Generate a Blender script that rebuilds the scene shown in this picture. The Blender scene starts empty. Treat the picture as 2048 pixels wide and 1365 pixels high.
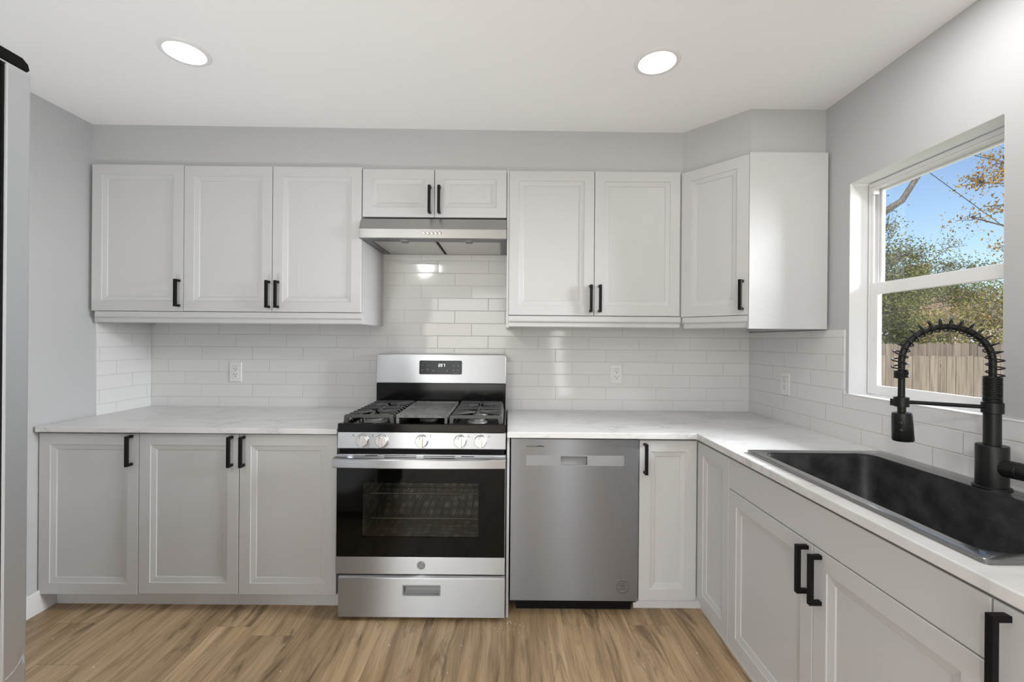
import bpy, bmesh, math, random
import numpy as np
from mathutils import Vector, Matrix

random.seed(7)
rng = np.random.default_rng(7)
S = bpy.context.scene
COL = S.collection
PI = math.pi

# ------------------------------------------------------------------ camera
# x right, y towards the range wall (tile face at y = 0), z up; metres
EYE = 1.331
cam_d = bpy.data.cameras.new('camera')
cam_d.sensor_width = 36.0
cam_d.lens = 880.0 / 2048 * 36
cam_d.shift_x = 7.0 / 2048
cam_d.shift_y = -1.5 / 2048
cam_d.clip_start = 0.02
cam_d.clip_end = 300
cam = bpy.data.objects.new('camera', cam_d)
COL.objects.link(cam)
cam.location = (0.0, -2.649, EYE)
cam.rotation_euler = (Matrix.Rotation(PI / 2, 4, 'X') @ Matrix.Rotation(0.008, 4, 'Z')).to_euler()
S.camera = cam

# ------------------------------------------------------------------ world, sun, exposure
S.view_settings.view_transform = 'Standard'
S.view_settings.look = 'None'
S.view_settings.gamma = 1.0
S.view_settings.use_curve_mapping = False
S.view_settings.exposure = 0.59
w = bpy.data.worlds.new('sky')
S.world = w
w.use_nodes = True
wn = w.node_tree
wn.nodes.clear()
wo = wn.nodes.new('ShaderNodeOutputWorld')
wb = wn.nodes.new('ShaderNodeBackground')
sk = wn.nodes.new('ShaderNodeTexSky')
sk.sky_type = 'NISHITA'
sk.sun_disc = False
sk.sun_elevation = math.radians(38)
sk.sun_rotation = math.radians(200)
sk.air_density = 1.0
sk.dust_density = 0.6
sk.ozone_density = 2.0
wn.links.new(sk.outputs[0], wb.inputs[0])
wb.inputs[1].default_value = 0.110
wn.links.new(wb.outputs[0], wo.inputs[0])


def lamp(name, kind, loc, rot, energy, color=(1, 1, 1), **kw):
    d = bpy.data.lights.new(name, kind)
    d.energy = energy
    d.color = color
    for k, v in kw.items():
        setattr(d, k, v)
    o = bpy.data.objects.new(name, d)
    COL.objects.link(o)
    o.location = loc
    o.rotation_euler = rot
    return o


lamp('sun', 'SUN', (0, 0, 9), (math.radians(52), 0, math.radians(-14)), 2.6, (1.0, 0.95, 0.86), angle=0.02)
CAN_POWER = 3.5          # radiance of the recessed lenses
# unseen ceiling lights added behind the camera as fill, and one over the sink
for nm, lx, ly, pw in (('unseen_rear_can', 0.57, -2.35, 2.4), ('unseen_rear_can', -1.25, -2.30, 6.0),
                       ('unseen_rear_can', 0.57, -4.3, 3.0), ('unseen_rear_can', -1.25, -4.3, 36.0),
                       ('sink_can_light', 1.12, -1.42, 3.1)):
    lamp(nm, 'AREA', (lx, ly, 2.405), (0, 0, 0), pw, (1.0, 0.99, 0.975), shape='DISK', size=0.14)
# fill light added at a made-up opening in the unseen rear wall
lamp('rear_fill', 'AREA', (-1.05, -5.98, 1.15), (PI / 2, 0, 0), 27.0, (0.93, 0.97, 1.0), shape='RECTANGLE', size=2.0, size_y=2.0)
# unseen narrow strip, added to streak the dishwasher door with its reflection
lamp('rear_streak_strip', 'AREA', (0.97, -5.98, 1.2), (PI / 2, 0, 0), 4.5, (0.95, 0.98, 1.0), shape='RECTANGLE', size=0.2, size_y=1.9)
# lamp added out of view beyond the sink window, boosting its daylight
lamp('window_daylight_fill', 'AREA', (4.3, -1.5, 2.35), (0, math.radians(78), 0), 470.0, (0.93, 0.965, 1.0), shape='RECTANGLE', size=1.8, size_y=1.8)
# unseen uplights added low under the view to brighten the ceiling
for nm, fx, fy, fz, tilt, cone, pw in (('ceiling_fill', -0.15, -1.95, 0.25, 0.12, 2.0, 21.0), ('ceiling_fill', -1.20, -1.70, 0.25, 0.12, 2.1, 43.0)):
    lamp(nm, 'SPOT', (fx, fy, fz), (PI - tilt, 0, 0.0), pw, (0.95, 0.98, 1.0),
         spot_size=cone, spot_blend=1.0, shadow_soft_size=0.25)



# ------------------------------------------------------------------ node helpers


class NT:
    def __init__(self, name):
        self.m = bpy.data.materials.new(name)
        self.m.use_nodes = True
        self.t = self.m.node_tree
        self.t.nodes.clear()
        self.out = self.t.nodes.new('ShaderNodeOutputMaterial')

    def n(self, typ, **kw):
        nd = self.t.nodes.new(typ)
        for k, v in kw.items():
            setattr(nd, k, v)
        return nd

    def l(self, a, b):
        self.t.links.new(a, b)

    def val(self, sock, v):
        if hasattr(v, 'is_linked') or hasattr(v, 'links'):
            self.l(v, sock)
        else:
            sock.default_value = v

    def math(self, op, a, b=0.0, c=0.0):
        nd = self.n('ShaderNodeMath', operation=op)
        self.val(nd.inputs[0], a)
        self.val(nd.inputs[1], b)
        self.val(nd.inputs[2], c)
        return nd.outputs[0]

    def coord(self, which='Object'):
        return self.n('ShaderNodeTexCoord').outputs[which]

    def sep(self, v):
        nd = self.n('ShaderNodeSeparateXYZ')
        self.l(v, nd.inputs[0])
        return nd.outputs

    def comb(self, x, y, z):
        nd = self.n('ShaderNodeCombineXYZ')
        for i, v in enumerate((x, y, z)):
            self.val(nd.inputs[i], v)
        return nd.outputs[0]

    def noise(self, vec, scale, detail=3.0, rough=0.5, dist=0.0):
        nd = self.n('ShaderNodeTexNoise')
        if vec is not None:
            self.l(vec, nd.inputs['Vector'])
        nd.inputs['Scale'].default_value = scale
        nd.inputs['Detail'].default_value = detail
        nd.inputs['Roughness'].default_value = rough
        nd.inputs['Distortion'].default_value = dist
        return nd.outputs['Fac']

    def ramp(self, fac, stops, interp='LINEAR'):
        nd = self.n('ShaderNodeValToRGB')
        nd.color_ramp.interpolation = interp
        el = nd.color_ramp.elements
        while len(el) < len(stops):
            el.new(0.5)
        for e, (p, c) in zip(el, stops):
            e.position = p
            e.color = (c[0], c[1], c[2], 1) if not isinstance(c, (int, float)) else (c, c, c, 1)
        self.l(fac, nd.inputs[0])
        return nd.outputs[0]

    def mix(self, fac, a, b, mode='MIX'):
        nd = self.n('ShaderNodeMix', data_type='RGBA', blend_type=mode)
        self.val(nd.inputs[0], fac)
        for i, v in ((6, a), (7, b)):
            if isinstance(v, tuple):
                nd.inputs[i].default_value = (v[0], v[1], v[2], 1)
            else:
                self.l(v, nd.inputs[i])
        return nd.outputs[2]

    def bump(self, h, strength=0.2, dist=0.002, normal=None):
        nd = self.n('ShaderNodeBump')
        nd.inputs['Strength'].default_value = strength
        nd.inputs['Distance'].default_value = dist
        self.l(h, nd.inputs['Height'])
        if normal is not None:
            self.l(normal, nd.inputs['Normal'])
        return nd.outputs[0]

    def bsdf(self, color=(0.8, 0.8, 0.8), rough=0.5, metal=0.0, normal=None, **kw):
        b = self.n('ShaderNodeBsdfPrincipled')
        if isinstance(color, tuple):
            b.inputs['Base Color'].default_value = (color[0], color[1], color[2], 1)
        else:
            self.l(color, b.inputs['Base Color'])
        self.val(b.inputs['Roughness'], rough)
        self.val(b.inputs['Metallic'], metal)
        if normal is not None:
            self.l(normal, b.inputs['Normal'])
        for k, v in kw.items():
            self.val(b.inputs[k.replace('_', ' ')], v)
        self.l(b.outputs[0], self.out.inputs[0])
        return b


def paint(name, color, rough=0.5, noise=0.0, scale=60.0, **kw):
    t = NT(name)
    nrm = None
    if noise:
        nrm = t.bump(t.noise(t.coord(), scale, 4.0), noise, 0.001)
    t.bsdf(color, rough, 0.0, nrm, **kw)
    return t.m


def steel(name, color=(0.50, 0.514, 0.532), rough=0.36, aniso=0.93):
    t = NT(name)
    o = t.sep(t.coord())
    fine = t.noise(t.comb(t.math('MULTIPLY', o[0], 3.0), t.math('MULTIPLY', o[1], 3.0), t.math('MULTIPLY', o[2], 500.0)), 1.0, 2.0)
    r = t.math('ADD', t.math('MULTIPLY', fine, 0.02), rough - 0.01)
    b = t.bsdf(color, r, 1.0)
    tg = t.n('ShaderNodeTangent', direction_type='RADIAL', axis='Z')
    t.l(tg.outputs[0], b.inputs['Tangent'])
    b.inputs['Anisotropic'].default_value = aniso
    b.inputs['Anisotropic Rotation'].default_value = 0.25
    return t.m


def tile(name, axis, phase):
    """white glossy 3 x 12 tiles, each course stepped a third of a tile"""
    t = NT(name)
    o = t.sep(t.coord())
    u = o[axis]
    v = t.math('DIVIDE', t.math('SUBTRACT', o[2], 0.9765), 0.0756)
    row = t.math('FLOOR', v)
    fv = t.math('SUBTRACT', v, row)
    uu = t.math('DIVIDE', t.math('ADD', t.math('ADD', u, phase), t.math('MULTIPLY', row, 0.1013)), 0.304)
    cl = t.math('FLOOR', uu)
    fu = t.math('SUBTRACT', uu, cl)
    eu = t.math('MULTIPLY', t.math('MINIMUM', fu, t.math('SUBTRACT', 1.0, fu)), 0.304)
    ev = t.math('MULTIPLY', t.math('MINIMUM', fv, t.math('SUBTRACT', 1.0, fv)), 0.0756)
    e = t.math('MINIMUM', eu, ev)
    h = t.n('ShaderNodeMapRange', interpolation_type='SMOOTHSTEP')
    t.l(e, h.inputs[0])
    h.inputs[1].default_value = 0.0004
    h.inputs[2].default_value = 0.0030
    g = t.n('ShaderNodeMapRange')
    t.l(e, g.inputs[0])
    g.inputs[1].default_value = 0.0006
    g.inputs[2].default_value = 0.0014
    wv = t.n('ShaderNodeTexWhiteNoise', noise_dimensions='2D')
    t.l(t.comb(cl, row, 0.0), wv.inputs['Vector'])
    jit = t.n('ShaderNodeVectorMath', operation='MULTIPLY_ADD')
    t.l(wv.outputs['Color'], jit.inputs[0])
    jit.inputs[1].default_value = (0.022, 0.022, 0.022)
    jit.inputs[2].default_value = (-0.011, -0.011, -0.011)
    geo = t.n('ShaderNodeNewGeometry')
    add = t.n('ShaderNodeVectorMath', operation='ADD')
    t.l(geo.outputs['Normal'], add.inputs[0])
    t.l(jit.outputs[0], add.inputs[1])
    nrm = t.n('ShaderNodeVectorMath', operation='NORMALIZE')
    t.l(add.outputs[0], nrm.inputs[0])
    wav = t.noise(t.coord(), 9.0, 1.0)
    n1 = t.bump(wav, 0.10, 0.004, nrm.outputs[0])
    n2 = t.bump(h.outputs[0], 0.6, 0.0016, n1)
    c = t.mix(g.outputs[0], (0.56, 0.56, 0.55), (0.74, 0.74, 0.73))
    r = t.math('SUBTRACT', 0.55, t.math('MULTIPLY', g.outputs[0], 0.47))
    t.bsdf(c, r, 0.0, n2)
    return t.m


def marble():
    t = NT('marble_laminate')
    c = t.coord()
    mp = t.n('ShaderNodeMapping')
    t.l(c, mp.inputs[0])
    mp.inputs['Rotation'].default_value = (0, 0, 0.5)
    mp.inputs['Scale'].default_value = (1.0, 2.6, 2.0)
    n1 = t.noise(mp.outputs[0], 2.6, 8.0, 0.62, 0.8)
    v = t.math('ABSOLUTE', t.math('SUBTRACT', n1, 0.5))
    vein = t.ramp(v, [(0.0, 1.0), (0.012, 0.55), (0.04, 0.0)])
    msk = t.ramp(t.noise(c, 3.0, 2.0), [(0.42, 0.0), (0.62, 1.0)])
    cloud = t.ramp(t.noise(mp.outputs[0], 5.0, 6.0, 0.6), [(0.35, (0.67, 0.67, 0.665)), (0.65, (0.74, 0.74, 0.735))])
    col = t.mix(t.math('MULTIPLY', t.math('MULTIPLY', vein, msk), 0.6), cloud, (0.42, 0.42, 0.41))
    t.bsdf(col, 0.33)
    return t.m


def planks():
    t = NT('oak_plank_floor')
    o = t.sep(t.coord())
    PW, PL = 0.182, 1.22
    cx = t.math('DIVIDE', o[0], PW)
    col = t.math('FLOOR', cx)
    fx = t.math('SUBTRACT', cx, col)
    w1 = t.n('ShaderNodeTexWhiteNoise', noise_dimensions='1D')
    t.l(col, w1.inputs['W'])
    ry = t.math('ADD', t.math('DIVIDE', o[1], PL), t.math('MULTIPLY', w1.outputs['Value'], 7.0))
    row = t.math('FLOOR', ry)
    fy = t.math('SUBTRACT', ry, row)
    w2 = t.n('ShaderNodeTexWhiteNoise', noise_dimensions='2D')
    t.l(t.comb(col, row, 0.0), w2.inputs['Vector'])
    rnd = w2.outputs['Value']
    e = t.math('MINIMUM', t.math('MULTIPLY', t.math('MINIMUM', fx, t.math('SUBTRACT', 1.0, fx)), PW),
               t.math('MULTIPLY', t.math('MINIMUM', fy, t.math('SUBTRACT', 1.0, fy)), PL))
    seam = t.n('ShaderNodeMapRange')
    t.l(e, seam.inputs[0])
    seam.inputs[1].default_value = 0.0002
    seam.inputs[2].default_value = 0.0013
    off = t.math('MULTIPLY', rnd, 37.0)
    warp = t.math('MULTIPLY', t.math('SUBTRACT', t.noise(t.comb(t.math('ADD', t.math('MULTIPLY', o[0], 5.0), off), t.math('MULTIPLY', o[1], 2.2), off), 1.0, 2.0), 0.5), 0.05)
    xg = t.math('ADD', o[0], warp)
    g1 = t.noise(t.comb(t.math('ADD', t.math('MULTIPLY', xg, 26.0), off), t.math('MULTIPLY', o[1], 1.5), off), 1.0, 5.0, 0.6, 0.3)
    g2 = t.noise(t.comb(t.math('ADD', t.math('MULTIPLY', xg, 170.0), off), t.math('MULTIPLY', o[1], 5.0), off), 1.0, 3.0, 0.6)
    g3 = t.noise(t.comb(t.math('ADD', t.math('MULTIPLY', xg, 17.0), off), t.math('MULTIPLY', o[1], 2.6), off), 1.0, 4.0, 0.6, 0.9)
    base = t.ramp(g1, [(0.25, (0.225, 0.146, 0.078)), (0.42, (0.415, 0.288, 0.165)), (0.60, (0.560, 0.405, 0.245)), (0.8, (0.66, 0.505, 0.325))])
    fine = t.ramp(g2, [(0.3, (0.72, 0.70, 0.68)), (0.6, (1.06, 1.05, 1.04))])
    c = t.mix(0.75, base, fine, 'MULTIPLY')
    streak = t.ramp(g3, [(0.55, 0.0), (0.68, 1.0)])
    c = t.mix(t.math('MULTIPLY', streak, 0.70), c, (0.115, 0.076, 0.046))
    tone = t.ramp(rnd, [(0.0, (0.80, 0.78, 0.75)), (0.5, (1.0, 1.0, 1.0)), (1.0, (1.14, 1.15, 1.16))])
    c = t.mix(1.0, c, tone, 'MULTIPLY')
    c = t.mix(t.math('MULTIPLY', t.math('SUBTRACT', 1.0, seam.outputs[0]), 0.55), c, (0.07, 0.045, 0.025))
    nb = t.bump(g2, 0.12, 0.001)
    nb = t.bump(seam.outputs[0], 0.35, 0.001, nb)
    t.bsdf(c, t.math('ADD', 0.36, t.math('MULTIPLY', g2, 0.12)), 0.0, nb)
    return t.m


def thin_glass(name, tint=(1, 1, 1), gloss=1.0, rough=0.0):
    t = NT(name)
    lw = t.n('ShaderNodeLayerWeight')
    lw.inputs[0].default_value = 0.5
    fr = t.math('ADD', 0.04, t.math('MULTIPLY', t.math('POWER', lw.outputs['Facing'], 5.0), 0.9))
    tr = t.n('ShaderNodeBsdfTransparent')
    tr.inputs[0].default_value = (*tint, 1)
    gl = t.n('ShaderNodeBsdfGlossy')
    gl.inputs['Roughness'].default_value = rough
    mx = t.n('ShaderNodeMixShader')
    t.l(t.math('MULTIPLY', fr, gloss), mx.inputs[0])
    t.l(tr.outputs[0], mx.inputs[1])
    t.l(gl.outputs[0], mx.inputs[2])
    t.l(mx.outputs[0], t.out.inputs[0])
    return t.m


def emit(name, color, strength):
    t = NT(name)
    e = t.n('ShaderNodeEmission')
    e.inputs[0].default_value = (*color, 1)
    e.inputs[1].default_value = strength
    t.l(e.outputs[0], t.out.inputs[0])
    return t.m


def leaves(name, stops, transl=0.35):
    t = NT(name)
    g = t.n('ShaderNodeNewGeometry')
    c = t.ramp(g.outputs['Random Per Island'], stops)
    d = t.n('ShaderNodeBsdfDiffuse')
    t.l(c, d.inputs[0])
    tr = t.n('ShaderNodeBsdfTranslucent')
    t.l(c, tr.inputs[0])
    mx = t.n('ShaderNodeMixShader')
    mx.inputs[0].default_value = transl
    t.l(d.outputs[0], mx.inputs[1])
    t.l(tr.outputs[0], mx.inputs[2])
    t.l(mx.outputs[0], t.out.inputs[0])
    return t.m


def bark(name, c0, c1):
    t = NT(name)
    o = t.sep(t.coord())
    n = t.noise(t.comb(t.math('MULTIPLY', o[0], 30.0), t.math('MULTIPLY', o[1], 30.0), t.math('MULTIPLY', o[2], 5.0)), 1.0, 4.0)
    t.bsdf(t.ramp(n, [(0.3, c0), (0.7, c1)]), 0.9, 0.0, t.bump(n, 0.5, 0.01))
    return t.m


def cedar(name, bright):
    t = NT(name)
    o = t.sep(t.coord())
    g = t.n('ShaderNodeNewGeometry')
    r = g.outputs['Random Per Island']
    off = t.math('MULTIPLY', r, 50.0)
    n = t.noise(t.comb(t.math('ADD', t.math('MULTIPLY', o[0], 45.0), off), o[1], t.math('MULTIPLY', o[2], 1.6)), 1.0, 5.0, 0.6, 0.5)
    k = t.noise(t.comb(t.math('ADD', t.math('MULTIPLY', o[0], 12.0), off), o[1], t.math('MULTIPLY', o[2], 6.0)), 1.0, 1.0)
    a = tuple(bright * x for x in (0.17, 0.135, 0.10))
    b = tuple(bright * x for x in (0.36, 0.30, 0.235))
    c = t.ramp(n, [(0.3, a), (0.65, b)])
    c = t.mix(t.ramp(k, [(0.72, 0.0), (0.78, 0.7)]), c, (0.07, 0.05, 0.035))
    c = t.mix(1.0, c, t.ramp(r, [(0.0, (0.72, 0.71, 0.70)), (1.0, (1.12, 1.12, 1.12))]), 'MULTIPLY')
    t.bsdf(c, 0.85)
    return t.m


def cavity_enamel():
    t = NT('speckled_oven_enamel')
    v = t.n('ShaderNodeTexVoronoi')
    t.l(t.coord(), v.inputs['Vector'])
    v.inputs['Scale'].default_value = 24.0
    v.inputs['Randomness'].default_value = 0.35
    c = t.ramp(v.outputs['Distance'], [(0.15, (0.85, 0.84, 0.80)), (0.6, (0.34, 0.335, 0.32))])
    t.bsdf(c, 0.35)
    return t.m


def sink_mat():
    t = NT('black_composite')
    c = t.coord()
    sp = t.ramp(t.noise(c, 260.0, 1.0), [(0.74, 0.0), (0.80, 1.0)])
    sm = t.ramp(t.noise(c, 14.0, 5.0, 0.6), [(0.38, (0.018, 0.018, 0.0195)), (0.68, (0.055, 0.055, 0.058))])
    col = t.mix(t.math('MULTIPLY', sp, 0.7), sm, (0.25, 0.25, 0.25))
    r = t.ramp(t.noise(c, 20.0, 3.0), [(0.3, 0.34), (0.7, 0.46)])
    t.bsdf(col, r)
    return t.m


def griddle_mat():
    t = NT('worn_cast_iron')
    c = t.coord()
    n = t.noise(c, 16.0, 5.0, 0.62, 1.2)
    col = t.ramp(n, [(0.38, (0.075, 0.075, 0.072)), (0.52, (0.17, 0.168, 0.16)), (0.62, (0.10, 0.10, 0.097))])
    t.bsdf(col, 0.48, 0.0, t.bump(t.noise(c, 300.0, 2.0), 0.15, 0.001))
    return t.m


M = {}
M['wall'] = paint('grey_wall_paint', (0.51, 0.513, 0.518), 0.55, 0.06, 90.0)
M['ceiling'] = paint('white_ceiling_paint', (0.92, 0.92, 0.915), 0.6, 0.06, 90.0)
M['cab'] = paint('white_cabinet_lacquer', (0.58, 0.582, 0.582), 0.40, Specular_IOR_Level=0.35)
M['trim'] = paint('white_trim_paint', (0.78, 0.78, 0.78), 0.4)
M['reveal'] = paint('white_reveal_paint', (0.82, 0.82, 0.82), 0.45)
M['vinyl'] = paint('white_window_vinyl', (0.84, 0.84, 0.84), 0.3)
M['black'] = paint('matte_black_metal', (0.005, 0.005, 0.005), 0.45, Specular_IOR_Level=0.2)
M['faucet'] = paint('faucet_black', (0.010, 0.010, 0.010), 0.36, Specular_IOR_Level=0.32)
M['gloss_black'] = paint('black_enamel', (0.004, 0.004, 0.004), 0.13, Specular_IOR_Level=0.3)
M['blackglass'] = paint('black_door_glass', (0.002, 0.002, 0.002), 0.04, Specular_IOR_Level=0.28)
M['dark'] = paint('dark_plastic', (0.004, 0.004, 0.004), 0.6, Specular_IOR_Level=0.2)
M['iron'] = paint('cast_iron', (0.055, 0.055, 0.054), 0.42, 0.15, 300.0)
M['steel'] = steel('brushed_steel')
M['steel_dw'] = steel('brushed_steel_dishwasher', (0.335, 0.362, 0.402), 0.31, 0.97)
M['steel_fridge'] = steel('brushed_steel_fridge', (0.74, 0.77, 0.81), 0.42, 0.5)
M['steel_smooth'] = steel('satin_steel', (0.70, 0.69, 0.68), 0.30, 0.2)
M['steel_hood'] = steel('brushed_steel_hood', (0.40, 0.398, 0.39), 0.36, 0.8)
M['steel_dark'] = steel('dark_steel', (0.22, 0.22, 0.225), 0.4, 0.2)
M['mesh_filter'] = steel('hood_filter_metal', (0.62, 0.61, 0.59), 0.42, 0.0)
M['chrome'] = paint('chrome', (0.85, 0.85, 0.85), 0.12, Metallic=1.0)
M['grey_plastic'] = paint('silver_plastic', (0.28, 0.285, 0.29), 0.40)
M['pocket'] = paint('pocket_grey', (0.27, 0.27, 0.27), 0.35)
M['burner'] = paint('burner_aluminium', (0.30, 0.295, 0.285), 0.45, Metallic=0.5)
M['display'] = paint('display_glass', (0.022, 0.022, 0.023), 0.18, Specular_IOR_Level=0.25)
M['mark_light'] = paint('printed_light_mark', (0.15, 0.15, 0.15), 0.5)
M['mark'] = paint('printed_mark', (0.10, 0.10, 0.10), 0.5)
M['mark_dark'] = paint('printed_black_mark', (0.03, 0.03, 0.03), 0.5)
M['digit'] = emit('lit_digit', (1, 1, 1), 1.0)
M['lens'] = emit('light_lens', (1.0, 0.985, 0.965), CAN_POWER)
M['plastic'] = paint('white_plastic', (0.80, 0.80, 0.79), 0.3)
M['slot'] = paint('outlet_slot', (0.05, 0.05, 0.05), 0.6)
M['marble'] = marble()
M['floor'] = planks()
M['tile_x'] = tile('subway_tile_back', 0, 1.845)
M['tile_y'] = tile('subway_tile_side', 1, 0.64)
M['sink'] = sink_mat()
M['sink_rim'] = paint('polished_black_composite', (0.035, 0.035, 0.036), 0.2, IOR=2.3, Coat_Weight=1.0, Coat_Roughness=0.18)
M['griddle'] = griddle_mat()
M['glass'] = thin_glass('window_glass')
M['oven_glass'] = thin_glass('tinted_oven_glass', (0.68, 0.67, 0.64), 0.7)
M['enamel'] = cavity_enamel()
M['fleck'] = paint('plaster_fleck', (0.85, 0.83, 0.78), 0.8)
M['fence'] = cedar('weathered_cedar', 1.15)
M['fence_far'] = cedar('grey_cedar', 0.85)
M['grass'] = paint('lawn_grass', (0.10, 0.12, 0.04), 0.9, 0.5, 30.0)
M['bark'] = bark('grey_bark', (0.10, 0.085, 0.07), (0.26, 0.23, 0.20))
M['bark_pale'] = bark('pale_bark', (0.26, 0.23, 0.20), (0.50, 0.46, 0.42))
M['leaf_oak'] = leaves('olive_leaves', [(0.0, (0.10, 0.13, 0.04)), (0.5, (0.25, 0.27, 0.09)), (1.0, (0.50, 0.48, 0.22))])
M['leaf_mix'] = leaves('yellow_green_leaves', [(0.0, (0.16, 0.17, 0.05)), (0.4, (0.38, 0.35, 0.12)), (0.75, (0.62, 0.53, 0.20)), (1.0, (0.62, 0.36, 0.15))])
M['leaf_orange'] = leaves('orange_leaves', [(0.0, (0.40, 0.19, 0.035)), (0.5, (0.62, 0.34, 0.06)), (1.0, (0.70, 0.50, 0.14))])
M['rust'] = paint('brown_roof_shingle', (0.30, 0.20, 0.13), 0.8)
M['wire'] = paint('dark_cable', (0.03, 0.03, 0.03), 0.6)

# ------------------------------------------------------------------ mesh helpers
ROOT = {}


class MB:
    def __init__(self):
        self.bm = bmesh.new()

    def box(self, x0, x1, y0, y1, z0, z1, mat=None):
        x0, x1 = min(x0, x1), max(x0, x1)
        y0, y1 = min(y0, y1), max(y0, y1)
        z0, z1 = min(z0, z1), max(z0, z1)
        c = [(x0, y0, z0), (x1, y0, z0), (x1, y1, z0), (x0, y1, z0), (x0, y0, z1), (x1, y0, z1), (x1, y1, z1), (x0, y1, z1)]
        v = [self.bm.verts.new(mat @ Vector(p) if mat else p) for p in c]
        for f in ((3, 2, 1, 0), (4, 5, 6, 7), (0, 1, 5, 4), (1, 2, 6, 5), (2, 3, 7, 6), (3, 0, 4, 7)):
            self.bm.faces.new([v[i] for i in f])
        return self

    def face(self, pts):
        self.bm.faces.new([self.bm.verts.new(p) for p in pts])

    def loft(self, rings, close_ring=True, cap0=True, cap1=True):
        """rings: lists of points, all the same length"""
        vs = [[self.bm.verts.new(p) for p in r] for r in rings]
        n = len(vs[0])
        for a, b in zip(vs, vs[1:]):
            for i in range(n if close_ring else n - 1):
                j = (i + 1) % n
                self.bm.faces.new((a[i], a[j], b[j], b[i]))
        if cap0:
            self.bm.faces.new(list(reversed(vs[0])))
        if cap1:
            self.bm.faces.new(vs[-1])
        return self

    def prism(self, pts, axis, a, b):
        """extrude a 2-D polygon along axis ('x': pts are (y,z); 'y': (x,z); 'z': (x,y))"""
        def mk(p, t):
            return {'x': (t, p[0], p[1]), 'y': (p[0], t, p[1]), 'z': (p[0], p[1], t)}[axis]
        return self.loft([[mk(p, a) for p in pts], [mk(p, b) for p in pts]])

    def frame_of(self, d):
        d = Vector(d).normalized()
        up = Vector((0, 0, 1)) if abs(d.z) < 0.9 else Vector((1, 0, 0))
        a = d.cross(up).normalized()
        return a, d.cross(a).normalized()

    def cyl(self, p0, p1, r0, r1=None, n=24, cap=True):
        r1 = r0 if r1 is None else r1
        p0, p1 = Vector(p0), Vector(p1)
        a, b = self.frame_of(p1 - p0)
        rs = []
        for p, r in ((p0, r0), (p1, r1)):
            rs.append([p + a * (r * math.cos(2 * PI * i / n)) + b * (r * math.sin(2 * PI * i / n)) for i in range(n)])
        return self.loft(rs, True, cap, cap)

    def lathe(self, prof, base, axis=(0, 0, 1), n=32, cap0=True, cap1=True):
        """prof: (radius, distance along axis)"""
        base, ax = Vector(base), Vector(axis).normalized()
        a, b = self.frame_of(ax)
        rs = [[base + ax * h + a * (r * math.cos(2 * PI * i / n)) + b * (r * math.sin(2 * PI * i / n)) for i in range(n)] for r, h in prof]
        return self.loft(rs, True, cap0, cap1)

    def tube(self, pts, r, n=8, cap=True):
        pts = [Vector(p) for p in pts]
        rad = r if isinstance(r, (list, tuple)) else [r] * len(pts)
        rs = []
        a = None
        for i, p in enumerate(pts):
            d = (pts[min(i + 1, len(pts) - 1)] - pts[max(i - 1, 0)]).normalized()
            if a is None:
                a, b = self.frame_of(d)
            else:
                a = (a - d * a.dot(d)).normalized()
                b = d.cross(a).normalized()
            rs.append([p + a * (rad[i] * math.cos(2 * PI * k / n)) + b * (rad[i] * math.sin(2 * PI * k / n)) for k in range(n)])
        return self.loft(rs, True, cap, cap)

    def plate_hole(self, x0, x1, z0, z1, hx0, hx1, hz0, hz1, y0, y1):
        """vertical plate with one rectangular through-hole"""
        xs, zs = [x0, hx0, hx1, x1], [z0, hz0, hz1, z1]
        return self.grid(xs, zs, lambda i, j: not (i == 1 and j == 1), y0, y1, 'y')

    def grid(self, us, vs, keep, a, b, axis='z'):
        def mk(u, v, t):
            return {'z': (u, v, t), 'y': (u, t, v), 'x': (t, u, v)}[axis]
        V = {}

        def vert(i, j, k):
            if (i, j, k) not in V:
                V[i, j, k] = self.bm.verts.new(mk(us[i], vs[j], (a, b)[k]))
            return V[i, j, k]
        nu, nv = len(us) - 1, len(vs) - 1
        ok = lambda i, j: 0 <= i < nu and 0 <= j < nv and keep(i, j)
        for i in range(nu):
            for j in range(nv):
                if not ok(i, j):
                    continue
                for k in (0, 1):
                    self.bm.faces.new([vert(i, j, k), vert(i + 1, j, k), vert(i + 1, j + 1, k), vert(i, j + 1, k)])
                for (di, dj, e0, e1) in ((-1, 0, (i, j), (i, j + 1)), (1, 0, (i + 1, j), (i + 1, j + 1)), (0, -1, (i, j), (i + 1, j)), (0, 1, (i, j + 1), (i + 1, j + 1))):
                    if not ok(i + di, j + dj):
                        self.bm.faces.new([vert(*e0, 0), vert(*e1, 0), vert(*e1, 1), vert(*e0, 1)])
        return self

    def build(self, name, mat, parent=None, bevel=0.0, smooth=False, local=False, origin=None, segs=2):
        bmesh.ops.recalc_face_normals(self.bm, faces=self.bm.faces[:])
        me = bpy.data.meshes.new(name)
        self.bm.to_mesh(me)
        self.bm.free()
        o = bpy.data.objects.new(name, me)
        COL.objects.link(o)
        me.materials.append(M[mat] if isinstance(mat, str) else mat)
        if parent is not None:
            o.parent = parent
            mtx = ROOT[parent.name]
            ROOT[o.name] = mtx
            if not local:
                me.transform(mtx.inverted())
        else:
            if origin is not None:
                me.transform(Matrix.Translation(-Vector(origin)))
                o.location = origin
                ROOT[o.name] = Matrix.Translation(Vector(origin))
            else:
                ROOT[o.name] = Matrix.Identity(4)
        if smooth:
            me.polygons.foreach_set('use_smooth', [True] * len(me.polygons))
            me.set_sharp_from_angle(angle=math.radians(38))
        if bevel:
            b = o.modifiers.new('edge', 'BEVEL')
            b.width = bevel
            b.segments = segs
            b.limit_method = 'ANGLE'
            b.angle_limit = math.radians(50)
            b.harden_normals = False
        return o


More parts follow.
